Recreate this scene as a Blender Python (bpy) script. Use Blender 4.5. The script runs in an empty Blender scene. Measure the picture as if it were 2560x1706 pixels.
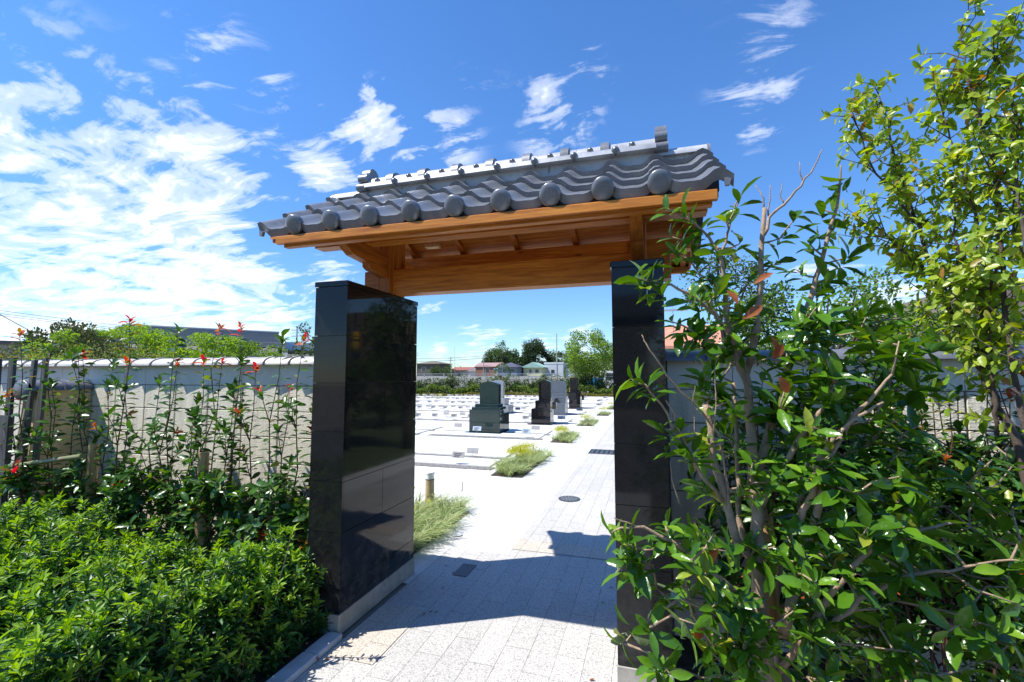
import bpy, math, random
import numpy as np
from mathutils import Vector
random.seed(7); RNG = np.random.default_rng(11)
S = bpy.context.scene; COL = S.collection
R = math.radians

# ---------------------------------------------------------------- camera
F_PX, EYE, PITCH, YAW = 1138.0, 1.55, math.atan(86/1138.0), R(16.73)
cam_d = bpy.data.cameras.new('camera'); cam = bpy.data.objects.new('camera', cam_d); COL.objects.link(cam)
cam_d.sensor_width = 36; cam_d.lens = 36*F_PX/2560; cam_d.clip_start = 0.05; cam_d.clip_end = 3000
cam.location = (0, 0, EYE); cam.rotation_euler = (math.pi/2+PITCH, 0, YAW)
S.camera = cam
S.render.resolution_x = 1024; S.render.resolution_y = 682
# ---------------------------------------------------------------- colour
vs = S.view_settings; vs.view_transform = 'Standard'; vs.look = 'None'; vs.gamma = 1; vs.exposure = 0.7
# ---------------------------------------------------------------- sun
SUNV = Vector((-.55, -.30, 1)).normalized()
sd = bpy.data.lights.new('sun', 'SUN'); sd.energy = 4.7; sd.angle = R(.5); sd.color = (1, .965, .91)
so = bpy.data.objects.new('sun', sd); COL.objects.link(so); so.rotation_euler = SUNV.to_track_quat('Z', 'Y').to_euler()

# camera basis (numbers used to turn traced outlines into metres on real planes)
_c, _s = math.cos, math.sin
FW = np.array([-_s(YAW)*_c(PITCH), _c(YAW)*_c(PITCH), _s(PITCH)]); RT = np.array([_c(YAW), _s(YAW), 0.]); UP = np.cross(RT, FW)
C0 = np.array([0, 0, EYE])
def ray(x, y): return FW+RT*(x*1.088-1280)/F_PX-UP*(y*1.088-853)/F_PX
def at_y(x, y, Y): d = ray(x, y); return C0+d*(Y/d[1])
def at_d(x, y, D): return C0+ray(x, y)*D

# ---------------------------------------------------------------- sky
W = bpy.data.worlds.new('World'); S.world = W; W.use_nodes = True
nt = W.node_tree; nt.nodes.clear()
class NB:
    """tiny node-building helper"""
    def __init__(s, nt): s.nt = nt
    def n(s, typ, ins=None, **kw):
        nd = s.nt.nodes.new(typ)
        for k, v in kw.items(): setattr(nd, k, v)
        for k, v in (ins or {}).items():
            if isinstance(v, bpy.types.NodeSocket): s.nt.links.new(v, nd.inputs[k])
            else: nd.inputs[k].default_value = v
        return nd
    def m(s, op, a, b=None, c=None, clamp=False):
        d = {0: a}
        if b is not None: d[1] = b
        if c is not None: d[2] = c
        return s.n('ShaderNodeMath', d, operation=op, use_clamp=clamp).outputs[0]
    def ramp(s, fac, stops, interp='LINEAR'):
        nd = s.n('ShaderNodeValToRGB', {0: fac}); cr = nd.color_ramp; cr.interpolation = interp
        while len(cr.elements) < len(stops): cr.elements.new(.5)
        for e, (p, c) in zip(cr.elements, stops):
            e.position = p; e.color = (c, c, c, 1) if not isinstance(c, tuple) else (*c, 1)
        return nd.outputs[0]
    def mix(s, f, a, b, t='RGBA', blend='MIX'):
        nd = s.n('ShaderNodeMix', data_type=t, blend_type=blend)
        ii = [i for i in nd.inputs if i.enabled]
        for sock, v in zip(ii, (f, a, b)):
            if isinstance(v, bpy.types.NodeSocket): s.nt.links.new(v, sock)
            else: sock.default_value = v if not (isinstance(v, tuple) and len(v) == 3) else (*v, 1)
        return [o for o in nd.outputs if o.enabled][0]
b = NB(nt)
tc = b.n('ShaderNodeTexCoord').outputs['Generated']
sky = b.n('ShaderNodeTexSky', sky_type='NISHITA', sun_disc=False, sun_elevation=math.asin(SUNV.z),
          sun_rotation=math.atan2(SUNV.x, SUNV.y), altitude=50, air_density=1.0, dust_density=.0, ozone_density=2.0)
skyc = b.n('ShaderNodeHueSaturation', {'Hue': .502, 'Saturation': 1.2, 'Value': 1.0, 'Color': sky.outputs[0]}).outputs[0]
sep = b.n('ShaderNodeSeparateXYZ', {0: tc})
zc = b.m('MAXIMUM', sep.outputs[2], 0.0)
den = b.m('ADD', zc, .16)
px = b.m('DIVIDE', sep.outputs[0], den); py = b.m('DIVIDE', sep.outputs[1], den)
cp = b.n('ShaderNodeCombineXYZ', {0: px, 1: py, 2: 0.0}).outputs[0]
warp = b.n('ShaderNodeTexNoise', {'Vector': cp, 'Scale': 1.3, 'Detail': 3.0}).outputs['Color']
cpw = b.n('ShaderNodeVectorMath', {0: cp, 1: b.n('ShaderNodeVectorMath', {0: warp, 3: .55}, operation='SCALE').outputs[0]}, operation='ADD').outputs[0]
n1 = b.n('ShaderNodeTexNoise', {'Vector': cpw, 'Scale': 5.2, 'Detail': 9.0, 'Roughness': .6}).outputs['Fac']
mp = b.n('ShaderNodeMapping', {'Vector': cpw, 'Rotation': (0, 0, .7), 'Scale': (1.6, 5.5, 1)}).outputs[0]
n2 = b.n('ShaderNodeTexNoise', {'Vector': mp, 'Scale': 2.1, 'Detail': 9.0, 'Roughness': .64, 'Distortion': .35}).outputs['Fac']
noi = b.m('ADD', b.m('MULTIPLY', n1, .55), b.m('MULTIPLY', n2, .45))
# where the clouds stand in the sky: (x, y traced, angular radius deg, weight)
BL = [(50, 540, 8, .50), (210, 600, 8, .50), (400, 640, 6, .34), (330, 520, 4, .3), (110, 385, 4, .2), (300, 265, 3.2, .12), (430, 300, 3.4, .2), (200, 390, 5, .06), (820, 320, 4.2, .26), (870, 262, 3, .2), (730, 375, 3, .22), (720, 440, 2.4, .22),
      (1020, 335, 4, .21), (1290, 250, 4.5, .15), (1320, 160, 4, .12), (1080, 160, 4, .09), (1780, 90, 7, .09), (1740, 200, 4, .07), (620, 230, 4, .12), (480, 100, 4, .13), (130, 90, 5, .08),
      (450, 460, 5, .16), (770, 640, 2.3, .30), (620, 670, 4, .24), (530, 740, 5, .24), (650, 748, 1.8, .24), (400, 720, 5, .2), (200, 700, 8, .16), (80, 740, 8, .14), (1010, 805, 1.3, .27), (1110, 800, 3.2, .26), (1230, 800, 2.4, .22), (1340, 790, 2.5, .26), (2040, 700, 4, .26), (2250, 770, 6, .24), (1850, 640, 3, .15), (1250, 350, 4, .08), (980, 700, 2.4, .14), (1720, 290, 3, .1), (560, 400, 4, .12)]
cov = None
for (x, y, rad, w) in BL:
    d = ray(x, y); d = d/np.linalg.norm(d)
    dt = b.n('ShaderNodeVectorMath', {0: tc, 1: tuple(d)}, operation='DOT_PRODUCT').outputs['Value']
    k = 1/(1-math.cos(R(rad)))
    g = b.m('POWER', 2.718, b.m('MULTIPLY', b.m('SUBTRACT', dt, 1.0), k))      # gaussian lobe
    g = b.m('MULTIPLY', g, w)
    cov = g if cov is None else b.m('ADD', cov, g)
cov = b.m('MINIMUM', cov, .37)
dens = b.m('MULTIPLY', b.m('ADD', b.m('ADD', b.m('MULTIPLY', b.m('SUBTRACT', noi, .5), 2.3), .5), b.m('MULTIPLY', cov, 1.15)), .6)
fac = b.ramp(dens, [(.0, 0.0), (.40, 0.0), (.51, .4), (.66, .95), (1.0, 1.0)], 'EASE')
fac = b.m('MULTIPLY', fac, b.ramp(cov, [(.0, 0.0), (.03, 0.0), (.13, 1.0)], 'EASE'))
cshade = b.n('ShaderNodeTexNoise', {'Vector': cpw, 'Scale': 2.1, 'Detail': 5.0}).outputs['Fac']
ccol = b.mix(b.ramp(cshade, [(.35, 0.0), (.65, 1.0)]), (.70, .74, .80), (.95, .96, .98))
skys = b.n('ShaderNodeVectorMath', {0: skyc, 1: (.106, .125, .146)}, operation='MULTIPLY').outputs[0]
skys = b.n('ShaderNodeVectorMath', {0: skys, 1: b.ramp(zc, [(0, (.66, .70, .76)), (.18, (.80, .82, .86)), (.5, (1, 1, 1))])}, operation='MULTIPLY').outputs[0]
out = b.mix(fac, skys, ccol)
bg = b.n('ShaderNodeBackground', {'Color': out, 'Strength': 1.0})
b.n('ShaderNodeOutputWorld', {0: bg.outputs[0]})

# ---------------------------------------------------------------- materials
def mat(name):
    m = bpy.data.materials.new(name); m.use_nodes = True; nt = m.node_tree; nt.nodes.clear(); return m, NB(nt)
def finish(m, b, col, rough=.6, bump=None, bs=.3, bd=.01, metal=0.0, spec=.5, coat=0.0):
    ins = {'Base Color': col if isinstance(col, bpy.types.NodeSocket) else (*col, 1), 'Roughness': rough, 'Metallic': metal, 'Specular IOR Level': spec, 'Coat Weight': coat}
    if bump is not None: ins['Normal'] = b.n('ShaderNodeBump', {'Height': bump, 'Strength': bs, 'Distance': bd}).outputs[0]
    p = b.n('ShaderNodeBsdfPrincipled', ins); b.n('ShaderNodeOutputMaterial', {0: p.outputs[0]}); return m
def pos(b, scale=(1, 1, 1), rot=(0, 0, 0), loc=(0, 0, 0), obj=False):
    v = b.n('ShaderNodeTexCoord').outputs['Object'] if obj else b.n('ShaderNodeNewGeometry').outputs['Position']
    return b.n('ShaderNodeMapping', {'Vector': v, 'Scale': scale, 'Rotation': rot, 'Location': loc}).outputs[0]
def noise(b, v, sc, det=4.0, ro=.55, dist=0.0): return b.n('ShaderNodeTexNoise', {'Vector': v, 'Scale': sc, 'Detail': det, 'Roughness': ro, 'Distortion': dist}).outputs['Fac']
def plain(name, c, rough=.6, var=.15, sc=8, bs=.15, metal=0.0, spec=.5, grime=.0):
    m, b = mat(name); v = pos(b); n = noise(b, v, sc, 5.0)
    col = b.mix(b.ramp(n, [(.3, 0.0), (.7, 1.0)]), tuple(x*(1-var) for x in c), tuple(min(1, x*(1+var)) for x in c))
    if grime:
        g = noise(b, v, sc*.3, 8.0, .7); col = b.mix(b.m('MULTIPLY', b.ramp(g, [(.5, 0.0), (.68, 1.0)]), grime), col, (.12, .11, .09))
    return finish(m, b, col, rough, noise(b, v, sc*8, 3.0), bs, .004, metal, spec)
def leafmat(name, stops, rough=.38, trans=.35, spec=.5, veins=True):
    m, b = mat(name)
    rnd = b.n('ShaderNodeNewGeometry').outputs['Random Per Island']
    col = b.ramp(rnd, stops)
    v = pos(b); n = noise(b, v, 60, 2.0)
    col = b.mix(b.m('MULTIPLY', n, .35), col, tuple(c*.6 for c in stops[0][1]))
    bump = noise(b, v, 45, 2.0)
    nrm = b.n('ShaderNodeBump', {'Height': bump, 'Strength': .25, 'Distance': .01}).outputs[0]
    p = b.n('ShaderNodeBsdfPrincipled', {'Base Color': col, 'Roughness': rough, 'Specular IOR Level': spec, 'Normal': nrm})
    tcol = b.n('ShaderNodeHueSaturation', {'Hue': .485, 'Saturation': 1.15, 'Value': 1.7, 'Color': col}).outputs[0]
    t = b.n('ShaderNodeBsdfTranslucent', {'Color': tcol})
    mx = b.n('ShaderNodeMixShader', {0: trans, 1: p.outputs[0], 2: t.outputs[0]})
    b.n('ShaderNodeOutputMaterial', {0: mx.outputs[0]}); return m

M = {}
def granite_mat():
    m, b = mat('polished_black_granite'); v = pos(b)
    vo = b.n('ShaderNodeTexVoronoi', {'Vector': v, 'Scale': 260.0}).outputs['Distance']
    sp = b.ramp(vo, [(.0, (.09, .092, .095)), (.2, (.011, .012, .013)), (1, (.006, .0065, .0075))])
    n = noise(b, v, 1.8, 6.0, .65)
    ro = b.ramp(n, [(.35, .018), (.75, .09)])
    zz = b.n('ShaderNodeSeparateXYZ', {0: v}).outputs[2]
    dust = b.m('MULTIPLY', b.ramp(noise(b, v, 14, 8.0, .75), [(.42, 0.0), (.66, 1.0)]), b.ramp(zz, [(.1, .9), (.55, .12), (1, .06)]))
    sp = b.mix(b.m('MULTIPLY', dust, .5), sp, (.11, .10, .085)); ro = b.m('ADD', ro, b.m('MULTIPLY', dust, .35))
    return finish(m, b, sp, ro, spec=.3)
M['granite'] = granite_mat()
def paver_mat(name, c1, c2, mort=(.26, .25, .23)):
    m, b = mat(name); v = pos(b, rot=(0, 0, math.pi/2), loc=(.12, 1.438, 0))
    br = b.n('ShaderNodeTexBrick', {'Vector': v, 'Color1': (0, 0, 0, 1), 'Color2': (1, 1, 1, 1), 'Mortar': (.5, .5, .5, 1), 'Scale': 1.0, 'Mortar Size': .0016, 'Mortar Smooth': .15, 'Brick Width': .46, 'Row Height': .1525, 'Bias': 0.0}, offset=.43, offset_frequency=2)
    base = b.mix(br.outputs['Color'], c1, c2)
    g = pos(b)
    vo = b.n('ShaderNodeTexVoronoi', {'Vector': g, 'Scale': 190.0}).outputs['Color']
    sr = b.n('ShaderNodeSeparateColor', {0: vo}).outputs[0]
    base = b.mix(b.ramp(sr, [(.0, .0), (.76, 0.0), (.8, .62), (1, .75)], 'CONSTANT'), base, (.13, .13, .135))
    base = b.mix(b.ramp(sr, [(.0, .45), (.14, .45), (.15, 0.0), (1, 0.0)], 'CONSTANT'), base, (.72, .71, .68))
    sr2 = b.ramp(noise(b, g, 330, 2.0), [(.4, 0.0), (.62, .35)])
    base = b.mix(sr2, base, (.24, .235, .23))
    big = b.ramp(noise(b, g, 1.3, 6.0, .6), [(.35, 0.0), (.7, .22)])
    base = b.mix(big, base, (.33, .31, .27))
    wob = noise(b, g, 5.0, 3.0)
    jf = b.m('MULTIPLY', br.outputs['Fac'], b.ramp(wob, [(.38, .35), (.6, .95)]))
    col = b.mix(jf, base, (.12, .115, .10))
    h = b.m('SUBTRACT', b.m('MULTIPLY', noise(b, g, 260, 2.0), .15), b.m('MULTIPLY', br.outputs['Fac'], .6))
    return finish(m, b, col, .75, h, .7, .004)
M['paver'] = paver_mat('grey_granite_paver', (.50, .48, .44), (.59, .56, .51))
M['paver_beige'] = paver_mat('beige_granite_paver', (.58, .49, .38), (.62, .53, .42))
def white_paving():
    m, b = mat('white_stone_paving'); g = pos(b)
    br = b.n('ShaderNodeTexBrick', {'Vector': g, 'Color1': (.60, .585, .55, 1), 'Color2': (.66, .645, .61, 1), 'Mortar': (.36, .35, .32, 1), 'Scale': 1.0, 'Mortar Size': .002, 'Brick Width': .6, 'Row Height': .3})
    vo = b.n('ShaderNodeSeparateColor', {0: b.n('ShaderNodeTexVoronoi', {'Vector': g, 'Scale': 150.0}).outputs['Color']}).outputs[0]
    c = b.mix(b.ramp(vo, [(0, 0.0), (.84, 0.0), (.85, .5)], 'CONSTANT'), br.outputs['Color'], (.3, .29, .27))
    c = b.mix(b.ramp(noise(b, g, .8, 6.0, .65), [(.4, 0.0), (.75, .35)]), c, (.5, .48, .43))
    return finish(m, b, c, .8, noise(b, g, 200, 2.0), .3, .004)
M['white'] = white_paving()
M['slab'] = plain('pale_kerb_stone', (.70, .69, .66), .75, .06, 4, .2)
def gravel_mat():
    m, b = mat('grey_gravel'); g = pos(b)
    vo = b.n('ShaderNodeTexVoronoi', {'Vector': g, 'Scale': 55.0})
    c = b.ramp(b.n('ShaderNodeSeparateColor', {0: vo.outputs['Color']}).outputs[0], [(0, (.10, .095, .09)), (.5, (.21, .20, .185)), (1, (.40, .38, .35))])
    return finish(m, b, c, .9, vo.outputs['Distance'], 1.0, .02)
M['gravel'] = gravel_mat()
M['asphalt'] = plain('dark_asphalt', (.06, .06, .062), .85, .2, 20, .4)
M['cover'] = plain('dark_cover', (.17, .17, .165), .8, .35, 120, .4)
M['soil'] = plain('dark_soil', (.055, .04, .028), .95, .5, 25, 1.0)
M['earth'] = plain('far_ground', (.19, .17, .13), .95, .3, .4, .6)
M['grass'] = plain('rough_grass_ground', (.07, .10, .03), .95, .4, 3, .8)
M['concrete'] = plain('plinth_concrete', (.36, .33, .28), .85, .2, 12, .35, grime=.35)
M['kerb'] = plain('bluish_kerb', (.46, .47, .48), .8, .12, 14, .35, grime=.2)
def block_mat():
    m, b = mat('split_face_block'); g = pos(b)
    wv = b.n('ShaderNodeTexNoise', {'Vector': pos(b, scale=(1, 1, 1.7)), 'Scale': 62.0, 'Detail': 4.0, 'Roughness': .6, 'Distortion': .5}).outputs['Fac']
    c = b.mix(b.ramp(noise(b, g, 2.2, 7.0, .65), [(.3, 0.0), (.72, 1.0)]), (.76, .69, .53), (.85, .78, .62))
    st = noise(b, pos(b, scale=(9, 9, .7)), 1.4, 6.0, .6)
    c = b.mix(b.m('MULTIPLY', b.ramp(st, [(.46, 0.0), (.70, 1.0)]), .5), c, (.33, .3, .23))
    return finish(m, b, c, .9, wv, .7, .008)
M['block'] = block_mat()
M['block_smooth'] = plain('smooth_block', (.74, .70, .60), .85, .07, 6, .2, grime=.15)
M['mortar'] = plain('wall_mortar', (.24, .22, .19), .9, .2, 10, .3)
M['buttress'] = plain('beige_render', (.66, .52, .28), .85, .14, 7, .4, grime=.3)
def tile_mat(name, c, rough):
    m, b = mat(name); g = pos(b); n = noise(b, g, 7, 7.0, .65)
    col = b.mix(b.ramp(n, [(.3, 0.0), (.7, 1.0)]), tuple(x*.8 for x in c), tuple(x*1.18 for x in c))
    isl = b.n('ShaderNodeNewGeometry').outputs['Random Per Island']
    col = b.mix(b.m('MULTIPLY', isl, .28), col, tuple(x*.55 for x in c))
    dirt = b.ramp(noise(b, g, 23, 8.0, .7), [(.56, 0.0), (.7, .5)])
    col = b.mix(dirt, col, (.33, .31, .27))
    return finish(m, b, col, b.ramp(noise(b, g, 11, 6.0), [(.3, rough-.08), (.7, rough+.12)]), noise(b, g, 120, 3.0), .12, .003, .25, .6)
M['tile'] = tile_mat('smoked_silver_tile', (.20, .207, .218), .31)
M['tile_pale'] = tile_mat('pale_worn_tile', (.50, .50, .50), .36)  # ridge tile colour lightened to carry the white glare on the caps
M['coping_tile'] = tile_mat('weathered_coping_tile', (.45, .425, .39), .5)
M['coping_dark'] = tile_mat('dark_coping_tile', (.17, .175, .19), .42)
def plaster_mat():
    m, b = mat('ridge_plaster'); g = pos(b); n = noise(b, g, 6, 8.0, .7)
    s = noise(b, pos(b, scale=(1, 1, .3)), 28, 7.0, .7)
    c = b.mix(b.ramp(n, [(.3, 0.0), (.7, 1.0)]), (.36, .355, .34), (.48, .475, .45)); c = b.mix(b.ramp(s, [(.58, 0.0), (.66, .75)]), c, (.10, .09, .08))
    return finish(m, b, c, .85, n, .4, .01)
M['plaster'] = plaster_mat()
def wood_mat(name, c1, c2, rot, board=None):
    m, b = mat(name); g = pos(b, scale=(.9, 16, 16) if rot == 'x' else ((16, .9, 16) if rot == 'y' else (16, 16, .9)))
    n = noise(b, g, 2.6, 6.0, .6, .8); n2 = noise(b, g, 9, 4.0, .6, .3)
    f = b.m('ADD', b.m('MULTIPLY', n, .7), b.m('MULTIPLY', n2, .3))
    c = b.mix(b.ramp(f, [(.40, 0.0), (.60, 1.0)]), tuple(x*.85 for x in c1), tuple(x*1.06 for x in c2))
    big = b.ramp(noise(b, pos(b), 2.0, 4.0), [(.4, 0.0), (.7, .3)]); c = b.mix(big, c, tuple(x*.75 for x in c1))
    kn = b.n('ShaderNodeTexVoronoi', {'Vector': pos(b, scale=(2.1, 6, 6)), 'Scale': 1.0}).outputs['Distance']
    c = b.mix(b.ramp(kn, [(0, .8), (.04, .7), (.07, 0.0)]), c, (.12, .04, .015))
    return finish(m, b, c, .5, f, .12, .003, spec=.35)
M['wood'] = wood_mat('orange_cedar', (.42, .12, .012), (.62, .235, .028), 'x')
M['wood_y'] = wood_mat('orange_cedar_rafter', (.38, .105, .011), (.57, .20, .024), 'y')
M['wood_z'] = wood_mat('orange_cedar_post', (.38, .105, .011), (.57, .20, .024), 'z')
M['pale_wood'] = wood_mat('pale_cut_wood', (.55, .36, .17), (.68, .48, .25), 'z')
M['oldwood'] = wood_mat('weathered_timber', (.035, .033, .032), (.11, .105, .10), 'z')
M['greywood'] = wood_mat('grey_weathered_timber', (.045, .044, .042), (.12, .115, .11), 'z')
M['stake'] = wood_mat('tan_stake_wood', (.40, .24, .10), (.55, .36, .17), 'z')
M['bark'] = plain('smooth_grey_bark', (.33, .235, .15), .8, .3, 30, .8)
M['bark_dark'] = plain('dark_bark', (.085, .06, .045), .8, .35, 30, .8)
M['bark_green'] = plain('green_grey_bark', (.12, .12, .07), .8, .35, 30, .7)
M['redstem'] = plain('reddish_stem', (.10, .045, .03), .6, .3, 30, .3)
M['bamboo'] = plain('green_bamboo', (.20, .21, .09), .4, .25, 12, .15)
M['rope'] = plain('brown_rope', (.16, .07, .04), .9, .3, 60, .8)
M['metal'] = plain('galvanised_metal', (.5, .51, .52), .4, .1, 10, .1, .8)
M['iron'] = plain('cast_iron', (.10, .115, .125), .5, .2, 30, .4, .6)
M['dark'] = plain('dark_void', (.01, .01, .01), .9, .1, 3, .1)
M['lampwhite'] = plain('white_lamp_diffuser', (.75, .76, .76), .35, .03, 4, .02)
M['tan'] = plain('tan_lamp_post', (.40, .30, .17), .45, .12, 14, .1)
M['plate'] = plain('grey_plaque', (.30, .29, .28), .5, .1, 10, .05)
M['plate_w'] = plain('bluish_white_plaque', (.40, .47, .56), .4, .08, 10, .05)
M['ink'] = plain('dark_plaque_text', (.10, .10, .11), .6, .1, 10, .05)
def stone(name, c, rough):
    m, b = mat(name); g = pos(b); vo = b.n('ShaderNodeSeparateColor', {0: b.n('ShaderNodeTexVoronoi', {'Vector': g, 'Scale': 120.0}).outputs['Color']}).outputs[0]
    col = b.ramp(vo, [(0, tuple(x*.6 for x in c)), (.5, c), (1, tuple(x*1.6 for x in c))])
    return finish(m, b, col, rough)
M['g_green'] = stone('dark_green_granite', (.016, .032, .029), .07)
M['g_black'] = stone('black_gravestone_granite', (.009, .009, .010), .05)
M['g_grey'] = stone('grey_gravestone_granite', (.10, .115, .135), .2)
M['g_light'] = stone('light_gravestone_granite', (.22, .23, .235), .3)
# leaves
M['l_osm'] = leafmat('osmanthus_leaf', [(0, (.035, .10, .008)), (.45, (.075, .19, .011)), (.8, (.11, .25, .015)), (.95, (.20, .35, .025)), (1, (.34, .36, .04))], .24, .24, .45)
M['l_brown'] = leafmat('dry_brown_leaf', [(0, (.20, .045, .012)), (1, (.40, .13, .03))], .5, .25)
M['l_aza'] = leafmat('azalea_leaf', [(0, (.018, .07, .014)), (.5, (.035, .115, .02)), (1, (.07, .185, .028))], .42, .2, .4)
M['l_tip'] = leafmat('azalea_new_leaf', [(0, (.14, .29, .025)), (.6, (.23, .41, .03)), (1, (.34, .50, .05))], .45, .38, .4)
M['l_pho'] = leafmat('photinia_leaf', [(0, (.03, .085, .014)), (.5, (.05, .135, .017)), (.85, (.075, .19, .03)), (1, (.2, .28, .04))], .3, .28, .5)
M['l_red'] = leafmat('red_new_leaf', [(0, (.52, .055, .03)), (.35, (.45, .10, .035)), (.6, (.34, .15, .04)), (1, (.24, .20, .035))], .35, .4, .5)
M['l_che'] = leafmat('cherry_leaf', [(0, (.15, .26, .02)), (.5, (.27, .39, .03)), (.85, (.42, .50, .045)), (.96, (.36, .40, .06)), (1, (.45, .2, .06))], .36, .42, .5)
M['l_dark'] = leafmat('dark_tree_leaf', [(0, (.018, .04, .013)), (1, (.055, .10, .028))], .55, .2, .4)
M['l_mid'] = leafmat('mid_tree_leaf', [(0, (.05, .10, .02)), (1, (.12, .19, .035))], .55, .3, .4)
M['l_maple'] = leafmat('maple_leaf', [(0, (.17, .30, .03)), (1, (.33, .48, .06))], .5, .4, .4)
M['l_light'] = leafmat('light_tree_leaf', [(0, (.10, .20, .025)), (1, (.22, .36, .05))], .5, .42, .4)
M['l_pine'] = leafmat('juniper_leaf', [(0, (.05, .075, .025)), (.7, (.11, .14, .045)), (1, (.19, .19, .07))], .6, .15, .3)
M['l_olive'] = leafmat('ochre_shrub_leaf', [(0, (.12, .12, .03)), (1, (.28, .24, .05))], .6, .3, .3)
M['blade'] = leafmat('variegated_sedge', [(0, (.12, .20, .05)), (.45, (.22, .32, .09)), (.6, (.52, .56, .27)), (1, (.62, .64, .34))], .5, .35, .4)
M['sedum'] = leafmat('yellow_green_sedum', [(0, (.42, .46, .06)), (1, (.62, .60, .10))], .5, .4, .4)
M['hedgebright'] = leafmat('bright_hedge_leaf', [(0, (.10, .17, .02)), (1, (.24, .33, .04))], .5, .35, .4)
M['rust'] = leafmat('rusty_ground_leaf', [(0, (.16, .08, .03)), (1, (.30, .20, .05))], .7, .2, .3)

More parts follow.
